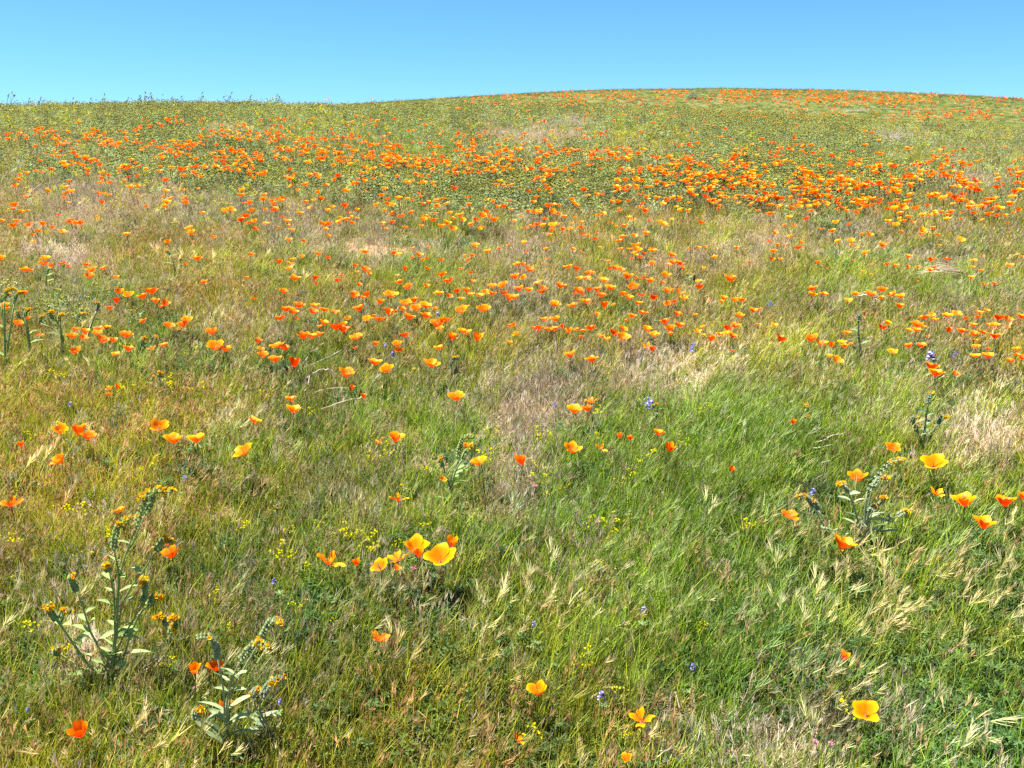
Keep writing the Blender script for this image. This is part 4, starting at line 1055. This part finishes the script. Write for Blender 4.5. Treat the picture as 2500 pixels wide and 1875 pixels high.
def fiddleneck(label, base, stems, leaves=(), near=True, hue=GREY, group='fiddleneck plants with coiled yellow flower heads', Yb=None):
    """base pixel; stems: (points in the photograph, head start, head tip, florets); built in the upright plane through the base"""
    if Yb is None:
        b, k = at(base[0], base[1], 0.0)
    else:
        b, k = on_plane(base[0], base[1], Yb); b.z = float(ground(b.x, b.y))
    root = empty('fiddleneck', b)
    rs = max(.7, min(1.25, k / 4))
    for pts, hs, ht, nf in stems:
        off = random.uniform(-.05, .05)
        Q = []
        full = [base] + list(pts) + ([hs] if hs else [])
        for i, q in enumerate(full):
            v, _ = on_plane(q[0], q[1], b.y + off * i / len(full)); Q.append(v - b)
        Q[0] = Vector((0, 0, -.01))
        # smooth the polyline
        R = []
        for i in range(len(Q) - 1):
            for t in (0, .5):
                p0 = Q[max(i - 1, 0)]; p1 = Q[i]; p2 = Q[i + 1]; p3 = Q[min(i + 2, len(Q) - 1)]
                R.append(.5 * ((2 * p1) + (-p0 + p2) * t + (2 * p0 - 5 * p1 + 4 * p2 - p3) * t * t + (-p0 + 3 * p1 - 3 * p2 + p3) * t ** 3))
        R.append(Q[-1])
        mb = MB(); n = len(R)
        mb.tube(R, [(.0058 - .0030 * i / n) * rs * (1 if near else .6) for i in range(n)], vary(hue, .05), vary(hue, .05), 6)
        for i in range(1, n):                                           # bristles along the stem
            for j in range(5 if near else 1):
                q = R[i - 1].lerp(R[i], random.random()); dd = Vector((random.gauss(0, 1), random.gauss(0, 1), random.gauss(.3, .5))).normalized()
                mb.ribbon([q, q + dd * .006, q + dd * .010], [.0011, .0008, .0003], dd.orthogonal().normalized(), PALE, PALE)
        put('stem', mb.mesh('stem', M_THING), root)
        if near:
            for i in range(1, n - 1):
                if random.random() < .55 * (1 - i / n * .6):
                    lb = MB(); a = random.choice([-1, 1])
                    lance_leaf(lb, R[i], Vector((a * random.uniform(.6, 1), random.uniform(-.6, .6), .7)), random.uniform(.045, .085) * (1.3 - .6 * i / n), .019, hue, .5)
                    put('leaf', lb.mesh('leaf', M_THING), root)
        if hs:
            s3, _ = on_plane(hs[0], hs[1], b.y + off); t3, _ = on_plane(ht[0], ht[1], b.y + off)
            d = (t3 - s3); hb = MB()
            coil_head(hb, s3 - b, d + Vector((0, 0, .004)), max(d.length * 1.25, .028), hue, nf, curl=random.uniform(.8, 1.2), side=1 if random.random() < .75 else -1,
                      fr=.0078 * max(1, rs * .9))
            put('flower_head', hb.mesh('flower_head', M_THING, smooth=False), root)
    for (x, y, dx_, dy_, L, Wd) in leaves:
        v, _ = on_plane(x, y, b.y)
        lb = MB(); lance_leaf(lb, v - b, Vector((dx_, random.uniform(-.5, .1), dy_)), L, Wd, hue, .45, .3)
        put('leaf', lb.mesh('leaf', M_THING), root)
    for ch in root.children: ch.color = (1, 1, 1, 1)
    tag(root, label, 'fiddleneck', group)
    return root

random.seed(31)
GL = (.26, .36, .12)
fiddleneck('tall branching fiddleneck with many coils, leafy stem, lower left', (272, 1690), [
    ([(275, 1600), (285, 1500), (290, 1410), (284, 1370)], (279, 1345), (281, 1262), 12),
    ([(276, 1600), (287, 1500), (292, 1410), (312, 1340)], (332, 1290), (362, 1178), 11),
    ([(290, 1410), (322, 1330)], (355, 1255), (392, 1196), 12),
    ([(278, 1600), (300, 1470), (345, 1400)], (382, 1345), (404, 1308), 9),
    ([(285, 1590), (322, 1520)], (350, 1470), (362, 1425), 16),
    ([(330, 1520)], (362, 1480), (378, 1448), 10),
    ([(280, 1560), (278, 1450)], (266, 1395), (252, 1376), 9),
    ([(250, 1600), (222, 1545), (205, 1490)], (188, 1445), (168, 1405), 4),
    ([(235, 1650), (200, 1600), (165, 1550)], (138, 1515), (108, 1480), 12),
    ([(232, 1650), (198, 1602), (162, 1545)], (145, 1520), (150, 1488), 9),
    ([(212, 1640), (150, 1600)], (138, 1600), (136, 1580), 5)],
    [(285, 1560, .9, .5, .10, .026), (290, 1530, .8, .8, .085, .02), (280, 1480, -.7, .8, .06, .016), (288, 1450, .8, .7, .07, .018), (232, 1570, -.6, .8, .06, .016),
     (245, 1590, .3, -.3, .07, .018), (205, 1500, .8, .9, .05, .013), (215, 1525, .6, 1, .06, .014), (280, 1650, .6, -.2, .09, .03), (200, 1610, -.2, 1, .07, .012), (225, 1640, .1, 1, .08, .014),
     (180, 1570, .8, .5, .04, .010), (268, 1620, .9, .2, .09, .022), (300, 1600, 1, .4, .09, .020)], hue=GL)
fiddleneck('small bushy fiddleneck cluster right of the tall one, only its top shows', (405, 1610), [
    ([(407, 1560)], (405, 1525), (402, 1500), 16), ([(415, 1560)], (430, 1530), (440, 1508), 16), ([(412, 1570)], (417, 1548), (421, 1528), 11)], hue=GL)
fiddleneck('grey green hairy fiddleneck with long coils, bottom left of centre', (553, 1868), [
    ([(550, 1780), (556, 1700), (572, 1645)], (586, 1615), (632, 1548), 9),
    ([(552, 1780), (565, 1690), (600, 1625)], (638, 1560), (668, 1494), 11),
    ([(549, 1760), (545, 1680)], (532, 1610), (527, 1542), 2),
    ([(545, 1800), (500, 1765)], (482, 1755), (470, 1738), 8),
    ([(555, 1790), (560, 1750)], (560, 1735), (556, 1718), 7)],
    [(550, 1820, -.5, .9, .13, .040), (556, 1800, .9, .6, .10, .03), (560, 1760, .9, .8, .08, .02), (562, 1690, -.6, .7, .05, .016), (575, 1650, .8, .6, .05, .015), (553, 1850, .7, .2, .10, .03)], hue=(.30, .37, .17))
fiddleneck('fiddleneck leaning left under its coil, right of the grey hairy one', (690, 1825), [
    ([(655, 1775), (634, 1735)], (640, 1700), (664, 1654), 10), ([(650, 1780), (628, 1740)], (618, 1700), (622, 1682), 8)],
    [(650, 1780, -.9, .5, .07, .018), (640, 1745, .8, .6, .06, .015)], hue=(.26, .33, .20))
fiddleneck('broad grey fiddleneck with eight coils among scarlet poppies, right side', (2101, 1352), [
    ([(2099, 1290), (2080, 1225)], (2070, 1200), (2060, 1180), 16),
    ([(2110, 1300), (2112, 1250)], (2116, 1205), (2176, 1112), 9),
    ([(2115, 1290), (2122, 1230)], (2130, 1190), (2150, 1160), 12),
    ([(2118, 1300), (2125, 1262)], (2138, 1242), (2164, 1216), 16),
    ([(2125, 1290), (2120, 1262)], (2122, 1250), (2130, 1236), 8),
    ([(2140, 1300), (2170, 1272)], (2190, 1260), (2210, 1248), 16),
    ([(2050, 1318), (2015, 1275)], (1998, 1245), (1992, 1220), 13),
    ([(2045, 1318), (2005, 1270)], (1985, 1235), (1968, 1204), 12),
    ([(2085, 1356)], (2062, 1358), (2056, 1342), 14)],
    [(2085, 1225, .9, .5, .06, .016), (2100, 1290, -.7, .7, .07, .02), (2115, 1270, .9, .7, .08, .026), (2125, 1270, 1, .2, .09, .026), (2150, 1300, 1, .3, .09, .022),
     (2040, 1310, -.5, .9, .07, .020), (2030, 1300, .8, .7, .06, .018), (2110, 1330, .8, .6, .09, .026), (2090, 1330, -.9, .5, .09, .024), (2105, 1300, -.2, 1, .08, .022)], hue=(.32, .38, .21))
fiddleneck('slender fiddleneck with forked pale stem by the bare soil, middle of the field', (1106, 1240), [
    ([(1102, 1200), (1090, 1165)], (1082, 1140), (1068, 1118), 5), ([(1103, 1200), (1108, 1160)], (1118, 1120), (1126, 1055), 3), ([(1104, 1190), (1112, 1150)], (1130, 1120), (1140, 1095), 4)],
    [(1103, 1215, -.4, .9, .06, .014), (1104, 1190, .5, .9, .06, .014), (1106, 1235, .6, .5, .08, .018), (1100, 1180, -.7, .7, .04, .012)], hue=GL)
fiddleneck('dark leafed fiddleneck behind the neat poppy at the centre', (1105, 955), [
    ([(1108, 925)], (1112, 910), (1118, 895), 0), ([(1103, 920)], (1100, 900), (1103, 870), 6)],
    [(1108, 940, .9, .8, .09, .022), (1106, 930, .7, 1, .09, .02), (1104, 945, -.8, .8, .07, .02)], hue=(.13, .22, .10))
fiddleneck('bushy fiddleneck between dry straw and the big golden orange poppy', (2258, 1110), [
    ([(2256, 1070), (2262, 1010)], (2266, 985), (2270, 962), 6), ([(2245, 1065)], (2232, 1035), (2222, 1018), 8), ([(2275, 1060)], (2290, 1035), (2300, 1015), 9), ([(2250, 1075)], (2240, 1055), (2228, 1036), 11)],
    [(2256, 1060, .8, .6, .07, .02), (2256, 1080, -.8, .6, .07, .02), (2258, 1040, -.7, .8, .05, .018), (2260, 1020, .7, .8, .05, .016)], hue=(.19, .28, .15))
fiddleneck('single upright leafy fiddleneck standing over the poppy row at right', (2104, 888), [
    ([(2100, 850), (2096, 810)], (2096, 785), (2098, 762), 8)],
    [(2100, 870, .9, .7, .08, .022), (2101, 860, -.8, .8, .08, .022), (2099, 845, .8, .9, .07, .02), (2098, 830, -.7, .9, .06, .018), (2103, 880, -.9, .3, .09, .03), (2097, 815, .7, .8, .05, .014)], hue=(.18, .28, .15))
FID_S = [
 ('fiddleneck with a flat yellow top, touching the left edge', (12, 925), [([(12, 850), (11, 770)], (11, 735), (14, 700), 14), ([(20, 840)], (35, 740), (40, 712), 12), ([(10, 800)], (2, 740), (6, 715), 10)]),
 ('tall pale stemmed fiddleneck, second in the left thicket', (76, 890), [([(70, 840), (66, 800)], (62, 775), (62, 755), 12), ([(68, 800)], (48, 775), (38, 762), 8)]),
 ('spreading fiddleneck with three yellow tops in the left thicket', (152, 885), [([(150, 830), (146, 795)], (130, 778), (116, 762), 14), ([(150, 820)], (146, 785), (143, 765), 10), ([(153, 820)], (100, 790), (96, 770), 6)]),
 ('long pale leaning fiddleneck above the dense orange clump', (196, 862), [([(210, 830), (226, 785)], (236, 760), (246, 740), 9)]),
 ('low fiddleneck with two small yellow tops left of the leaning one', (188, 810), [([(188, 790)], (190, 778), (192, 766), 8), ([(190, 790)], (202, 778), (207, 765), 8)]),
 ('dark stalked fiddleneck rising into the clump under the pink patch', (112, 725), [([(112, 690)], (114, 668), (120, 652), 2)]),
 ('leafy fiddleneck stalk right of that dark one, yellow top', (142, 705), [([(146, 680)], (150, 660), (160, 646), 6)]),
 ('solitary fiddleneck with knob like yellow head above short grass', (426, 690), [([(426, 660), (422, 635)], (416, 622), (410, 612), 12)]),
 ('short fiddleneck right of the solitary knob headed one', (444, 665), [([(443, 648)], (441, 636), (441, 626), 9)]),
 ('dark topped fiddleneck between small poppies and the arc at left', (408, 735), [([(408, 720)], (408, 712), (412, 703), 4)]),
 ('low three headed fiddleneck in the green grass left of centre', (392, 965), [([(385, 940)], (374, 932), (371, 922), 11), ([(392, 935)], (388, 920), (388, 910), 9), ([(400, 950)], (412, 945), (415, 934), 12)]),
 ('thin fiddleneck over a bare patch of poppies at the left, one head', (430, 835), [([(430, 825)], (430, 815), (432, 805), 12)]),
 ('small fiddleneck trio of yellow heads right of centre, near a lupine', (1592, 1022), [([(1575, 1000)], (1560, 990), (1550, 979), 14), ([(1592, 1005)], (1594, 998), (1597, 987), 14), ([(1600, 1005)], (1614, 998), (1624, 987), 14)]),
 ('lone fiddleneck head against the pale straw patch', (1645, 965), [([(1645, 952)], (1647, 945), (1650, 936), 12)]),
 ('weak fiddleneck with two orange tops at the start of the lush grass', (1955, 1065), [([(1956, 1040)], (1960, 1025), (1968, 1014), 9), ([(1950, 1035)], (1968, 1005), (1978, 992), 6)]),
 ('single orange tipped fiddleneck in the lush grass', (1882, 1060), [([(1882, 1048)], (1882, 1040), (1884, 1033), 12)]),
 ('small fiddleneck beside white flecks in the lush grass', (2060, 1050), [([(2060, 1040)], (2060, 1030), (2062, 1021), 8)]),
 ('curled bare fiddleneck pair of stalks in mid-field right', (1690, 712), [([(1688, 695)], (1684, 680), (1681, 668), 3), ([(1693, 700)], (1694, 685), (1698, 670), 3)]),
 ('leafy fiddleneck beneath the half buried yellow poppy, left centre', (340, 875), [([(340, 860)], (346, 838), (352, 824), 10), ([(342, 860)], (370, 832), (378, 820), 10)]),
]
for lb, b_, st in FID_S: fiddleneck(lb, b_, st, hue=random.choice([(.22, .30, .15), GL, (.17, .26, .11)]))
SKY = [(22, 226, 'leftmost fiddleneck on the skyline'), (30, 222, None), (72, 236, None), (100, 234, None), (179, 236, None), (222, 236, None), (256, 226, None), (313, 235, None), (341, 230, None), (356, 222, None), (368, 224, None),
       (443, 232, None), (494, 222, None), (547, 232, None), (566, 222, None), (613, 229, None), (677, 228, None)]
for i, (x, y, _) in enumerate(SKY):
    bx = x - random.uniform(3, 10); st = []
    for j in range(random.choice([2, 3, 3, 4])):
        tx = x + random.uniform(-7, 7) if j else x; ty = y + (random.uniform(3, 14) if j else 0)
        st.append(([(bx * .5 + tx * .5 - 1, ty + 20)], (tx - 1, ty + 7), (tx, ty + 2), 3))
    fiddleneck('fiddleneck sprig silhouetted against the sky, %s from the left of %d on the crest' % (
        ['first', 'second', 'third', 'fourth', 'fifth', 'sixth', 'seventh', 'eighth', 'ninth', 'tenth', 'eleventh', 'twelfth', 'thirteenth', 'fourteenth', 'fifteenth', 'sixteenth', 'seventeenth'][i], len(SKY)),
        (bx, y + 30), st, near=False, hue=(.20, .24, .15), group='fiddleneck sprigs on the skyline', Yb=26.5)

# ------------------------------------------------------------------ blue and pink wildflowers
def wildflower(px, py, label, kind, hpx=14):
    p, k = at(px, py, .13)
    g = float(ground(p.x, p.y)); hh = p.z - g
    root = empty('lupine' if kind == 'lupine' else 'pink_wildflower', (p.x, p.y, g))
    mb = MB(); c = GREEN2
    mb.tube([Vector((0, 0, -.01)), Vector((random.gauss(0, .008), random.gauss(0, .008), hh * .5)), Vector((0, 0, hh))], [.0014, .0013, .001], c, c, 4)
    put('stem', mb.mesh('stem', M_THING), root)
    mb = MB(); s = hpx * k / FPX
    if kind == 'lupine':
        for i in range(22):
            t = random.random(); a = random.uniform(0, 6.28); r = .36 * s * (1 - .6 * t)
            mb.blob(Vector((math.cos(a) * r, math.sin(a) * r, hh + (t - .5) * s)), .16 * s * random.uniform(.7, 1.1), vary((.17, .15, .50), .25) if random.random() < .8 else (.6, .55, .75), .8)
    else:
        for i in range(6):
            a = random.uniform(0, 6.28); n_ = Vector((math.cos(a) * .5, math.sin(a) * .5, 1)).normalized()
            floret(mb, Vector((math.cos(a), math.sin(a), 0)) * s * .25 + Vector((0, 0, hh)), n_, s * .32, vary((.72, .34, .46), .12))
    put('blossoms', mb.mesh('blossoms', M_THING, smooth=False), root)
    if kind == 'lupine':
        for j in range(3):
            mb = MB(); z0 = hh * random.uniform(.2, .6); a0 = random.uniform(0, 6.28)
            for q in range(6):
                a = a0 + q * 1.05; d = Vector((math.cos(a), math.sin(a), .5)).normalized()
                lance_leaf(mb, Vector((0, 0, z0)) + Vector((math.cos(a0), math.sin(a0), .3)) * .02, d, .022, .006, GREY, .2)
            put('leaf', mb.mesh('leaf', M_THING), root)
    tag(root, label, 'wildflower', 'blue lupines in the grass' if kind == 'lupine' else 'small pink flowers in the grass')
random.seed(41)
for a in [(670, 1418, 'pale blue lupine left of the star like poppy', 'lupine', 16), (1586, 984, 'tall lilac lupine spike between small yellow fiddleneck heads', 'lupine', 30),
          (1355, 987, 'small violet lupine in the tan grass left of the ragged red pair', 'lupine', 11), (1401, 984, 'blue lupine peeking out behind the round yellow rimmed poppy', 'lupine', 12),
          (1468, 1698, 'deep blue lupine alone in the lower centre grass', 'lupine', 22), (1304, 1524, 'pale violet lupine in the brown seeded grass, lower centre', 'lupine', 14),
          (1691, 1626, 'faint blue lupine at the edge of the straw, lower right centre', 'lupine', 14), (1572, 1486, 'dark purple lupine at the foot of the green grass', 'lupine', 16),
          (2273, 870, 'large greyish violet lupine behind the scarlet and yellow pair', 'lupine', 30), (2331, 864, 'small blue lupine right of the large greyish one', 'lupine', 14),
          (941, 843, 'upper blue lupine of two left of the knot at centre', 'lupine', 12), (958, 866, 'lower lavender lupine of two left of the knot at centre', 'lupine', 14),
          (1069, 768, 'dark blue lupine inside the densest poppy band', 'lupine', 13), (684, 1713, 'bright blue lupine right of the leaning fiddleneck', 'lupine', 14), (68, 1732, 'bright blue lupine near the lower left corner', 'lupine', 12),
          (172, 987, 'lavender lupine above the three close poppies at left', 'lupine', 13), (240, 857, 'blue lupine below the dense left poppy clump', 'lupine', 12), (452, 1168, 'pale lilac lupine right of the tall fiddleneck top', 'lupine', 14),
          (1881, 741, 'blue lupine in the brown grass right of the central rows', 'lupine', 12), (1692, 849, 'mauve lupine above the pale straw patch', 'lupine', 20), (1985, 1740 - 540, 'dark violet lupine beside the left coils of the broad fiddleneck', 'lupine', 16),
          (1306, 1184, 'lone pink flower right of the domed yellow poppy', 'pink', 13), (2320, 1588, 'magenta flower in the lower right grass', 'pink', 11), (1991, 1808, 'left pink bud of two under the golden tilted poppy', 'pink', 14),
          (2029, 1814, 'right pink bud pair under the golden tilted poppy', 'pink', 16), (477, 1677, 'pink and white bud under the yellow rimmed ragged poppy', 'pink', 13), (1010, 1385, 'pale pink ring flower under the large five flower group', 'pink', 16)]:
    wildflower(*a)

# ------------------------------------------------------------------ dead stalks and twigs
def stalk(label, pts, r=.0022, col=PALE, z0=.05, z1=.16, name='dead_stalk', parent=None, group='bleached dead stalks lying in the grass'):
    """a dry stalk lying in the grass along those pixels"""
    P = []
    n = len(pts)
    for i, (x, y) in enumerate(pts):
        t = i / (n - 1); v, k = at(x, y, z0 + (z1 - z0) * math.sin(t * 2.2) ** 1); P.append(v)
    base = P[0].copy()
    if parent: base = Vector(parent.location)
    R = []
    for i in range(n - 1):
        for t in (0, .33, .66):
            p0 = P[max(i - 1, 0)]; p1 = P[i]; p2 = P[i + 1]; p3 = P[min(i + 2, n - 1)]
            R.append(.5 * ((2 * p1) + (-p0 + p2) * t + (2 * p0 - 5 * p1 + 4 * p2 - p3) * t * t + (-p0 + 3 * p1 - 3 * p2 + p3) * t ** 3) - base)
    R.append(P[-1] - base)
    R = [R[0]] + [q + Vector((random.gauss(0, .003), random.gauss(0, .003), random.gauss(0, .003))) for q in R[1:]]
    mb = MB(); m = len(R)
    mb.tube(R, [r * (1 - .55 * i / m) for i in range(m)], col, vary(col, .1), 5)
    o = put(name, mb.mesh(name, M_THING), parent, (0, 0, 0) if parent else base)
    if not parent: tag(o, label, 'dry stalk', group)
    return o
random.seed(51)
WH = (.68, .62, .54)
def cr(c, *p): return [px_of(c, x, y) for x, y in p]
for lb, pts, r in [
    ('thick white arched stalk ending at the orange poppy', cr('B2', (395, 472), (485, 400), (580, 357), (640, 368), (700, 398)), .0032),
    ('white stalk running up right from the scarlet closed poppy', cr('B2', (400, 352), (550, 290), (690, 222), (738, 190)), .0022),
    ('straight white stalk slanting over the others to the upper right', cr('B2', (405, 320), (470, 220), (590, 125)), .0022),
    ('long knotty white stalk pointing at a withered bud', cr('B2', (560, 705), (690, 655), (800, 620), (860, 612), (962, 580)), .0030),
    ('thin white stalk with the dark red withered poppy', cr('B2', (480, 577), (580, 540), (700, 525), (805, 512)), .0022),
    ('short crossing white twig beneath the arched stalk', cr('B2', (395, 595), (440, 500), (475, 400)), .0020),
    ('small pale hooked twig left of the yellow orange cup pair', cr('B2', (215, 600), (260, 568), (300, 570)), .0018),
    ('forked white twig in the lush grass, upper prong', cr('D2', (390, 297), (500, 250), (600, 215), (672, 207)), .0030),
    ('forked white twig in the lush grass, lower prong', cr('D2', (370, 340), (450, 315), (560, 302)), .0024),
    ('thin curved white stem above the forked twig', cr('D2', (378, 225), (440, 165), (540, 172)), .0016),
    ('short white twig below the forked one', cr('D2', (440, 467), (530, 440)), .0022),
    ('pale leaning stalk crossing the dense orange clump', cr('A', (695, 920), (770, 740), (830, 570)), .0026),
    ('bare brown twig above dusty grass by the bushy fiddleneck', cr('D', (1030, 962), (1090, 1020), (1210, 1048)), .0020),
    ('tall thin bleached stalk beside the red cluster', cr('C', (1255, 930), (1285, 830), (1330, 720)), .0016),
    ('bent straw over the small lupines at right', cr('C', (1640, 670), (1700, 625), (1755, 585)), .0016),
    ('long straw curving from the left in the upper dry patch', [(255, 528), (300, 518), (345, 512)], .0030),
    ('dry straw beside the upper left poppy clump', [(60, 505), (75, 470), (100, 448)], .0026),
    ('long low straw crossing the dry patch at upper left', [(150, 522), (190, 517), (232, 512)], .0024),
    ('dark crooked twig at the right edge of the bare soil', [(1262, 1275), (1300, 1235), (1312, 1215)], .0020),
    ('tan stalk lying in the leafy grass, lower centre', [(1590, 1850), (1620, 1838), (1640, 1826)], .0016),
    ('tan stalk slanting up beside the ragged low poppy', [(1592, 1851), (1618, 1832), (1644, 1822)], .0013)]:
    stalk(lb, pts, r, WH if 'white' in lb else ((.16, .10, .07) if 'dark' in lb or 'brown' in lb else PALE))

def straw_clump(label, cx, cy, stalks):
    p, _ = at(cx, cy, 0); root = empty('straw_clump', p)
    for pts in stalks: stalk(None, pts, .0028, vary((.66, .55, .40), .1), .05, .18, 'straw', root)
    tag(root, label, 'dry straw', 'fanned clumps of dry straw')
fan = []
for i in range(16):
    x0 = 1720 + random.uniform(-60, 20); y0 = 600 + random.uniform(-20, 25)
    x1 = 1330 + random.uniform(-60, 120); y1 = 560 + random.uniform(-60, 40)
    fan.append(cr('D0', (x0, y0), ((x0 + x1) / 2, (y0 + y1) / 2 - 30 + random.uniform(-10, 10)), (x1, y1)))
straw_clump('fan of long pale straw lying beside poppies at the right', *px_of('D0', 1550, 600), fan)
fan = []
for i in range(10):
    fan.append(cr('D', (760 + random.uniform(-60, 30), 110 + random.uniform(-25, 20)), (840 + random.uniform(-20, 20), 60 + random.uniform(-20, 20)), (960 + random.uniform(-30, 60), 85 + random.uniform(-20, 50))))
straw_clump('arched pale straw woven between the poppies at upper right', *px_of('D', 800, 130), fan)

# ------------------------------------------------------------------ dead grey shrubs, the crest bush, the stone
def shrub(label, px, py, wpx, hpx, col, dead=True, n=150, name='dead_shrub', Yb=None):
    if Yb is None: b, k = at(px, py + hpx * .5, 0)
    else:
        b, k = on_plane(px, py, Yb); b.z = float(ground(b.x, b.y))
    w = wpx * k / FPX; h = hpx * k / FPX * (1.0 if Yb else 1.3)
    root = empty(name, b); mb = MB()
    for i in range(n):
        a = random.uniform(0, 6.28); e = random.uniform(.15, 1.0)
        d = Vector((math.cos(a) * e * w, math.sin(a) * e * w * .6, h * 1.4 * random.uniform(.5, 1)))
        pts = curve_pts(Vector((math.cos(a), math.sin(a), 0)) * .12 * w, d, d.length * random.uniform(.5, .8), Vector((random.gauss(.2, .4), random.gauss(0, .4), -.5)), 4)
        c = vary(col, .25); s_ = Vector((math.sin(a), -math.cos(a), .3)).normalized()
        r = .005 * max(1, k / 15)
        mb.ribbon(pts, [r, r, r * .8, r * .6, r * .3], s_, c, c)
    put('twigs', mb.mesh('twigs', M_THING), root)
    if not dead:
        mb = MB()
        for i in range(900):
            a = random.uniform(0, 6.28); rr = random.random() ** .4; el = random.uniform(0, 1.5)
            c = Vector((math.cos(a) * math.cos(el) * rr * w * .5, math.sin(a) * math.cos(el) * rr * w * .4, math.sin(el) * rr * h * (.85 + .2 * math.sin(a * 3)) + .05))
            d = Vector((random.gauss(0, 1), random.gauss(0, 1), random.gauss(.5, .6))).normalized(); l = w * random.uniform(.03, .07)
            cc = vary(col, .3)
            mb.ribbon([c, c + d * l * .5, c + d * l], [l * .15, l * .4, l * .1], d.orthogonal().normalized(), cc, cc)
        put('leaves', mb.mesh('leaves', M_THING), root)
    tag(root, label, 'shrub', 'dead grey shrubs on the slope' if dead else None)
random.seed(61)
shrub('dead silvery shrub in the green band at the upper right', 2172, 335, 90, 34, (.42, .40, .36), n=260)
shrub('dead grey brush left of centre in the high green band', 1400, 297, 80, 24, (.42, .38, .33), n=200)
shrub('faint dead shrub lying near the foot of the far hill', 2090, 268, 50, 12, (.42, .38, .33), n=120)
shrub('dead grey brush beside the long green tussock at the upper right', 1715, 305, 70, 16, (.40, .37, .32), n=140)
shrub('rounded grey green sage bush standing on the hill crest', 1692, 222, 44, 17, (.20, .24, .13), dead=False, n=60, name='sage_bush', Yb=72)

def stone(label, px, py, wpx, col):
    p, k = at(px, py, 0); s = wpx * k / FPX
    bm_v = []; bm_f = []; nu, nv = 12, 7
    mb = MB(); V = []; F = []; C = []
    for j in range(nv + 1):
        el = -.6 + (math.pi / 2 + .6) * j / nv
        for i in range(nu):
            a = 2 * math.pi * i / nu
            r = 1 + .14 * math.sin(a * 2 + 1) + .09 * math.sin(a * 5 + el * 4) + random.gauss(0, .03)
            V.append(Vector((math.cos(a) * math.cos(el) * r * s * .5, math.sin(a) * math.cos(el) * r * s * .38, math.sin(el) * s * .28 * r))); C.append(vary(col, .08))
    for j in range(nv):
        for i in range(nu): F.append((j * nu + i, j * nu + (i + 1) % nu, (j + 1) * nu + (i + 1) % nu, (j + 1) * nu + i))
    mb.add(V, F, C)
    o = put('stone', mb.mesh('stone', M_THING), None, p); tag(o, label, 'stone')
stone('pale flat stone half buried at the end of the sandy patch', 1152, 605, 34, (.50, .43, .35))
mb = MB()
for i in range(90):
    p, k = at(random.gauss(1060, 26), random.gauss(1112, 10), 0)
    r = abs(random.gauss(0, .009)) + .003
    mb.blob(p + Vector((0, 0, r * .3)), r, vary((.16, .09, .06), .3), .7)
o = put('soil_clods', mb.mesh('soil_clods', M_THING, smooth=False)); tag(o, 'crumbly reddish brown soil clods on the bare patch near the centre', kind='stuff')
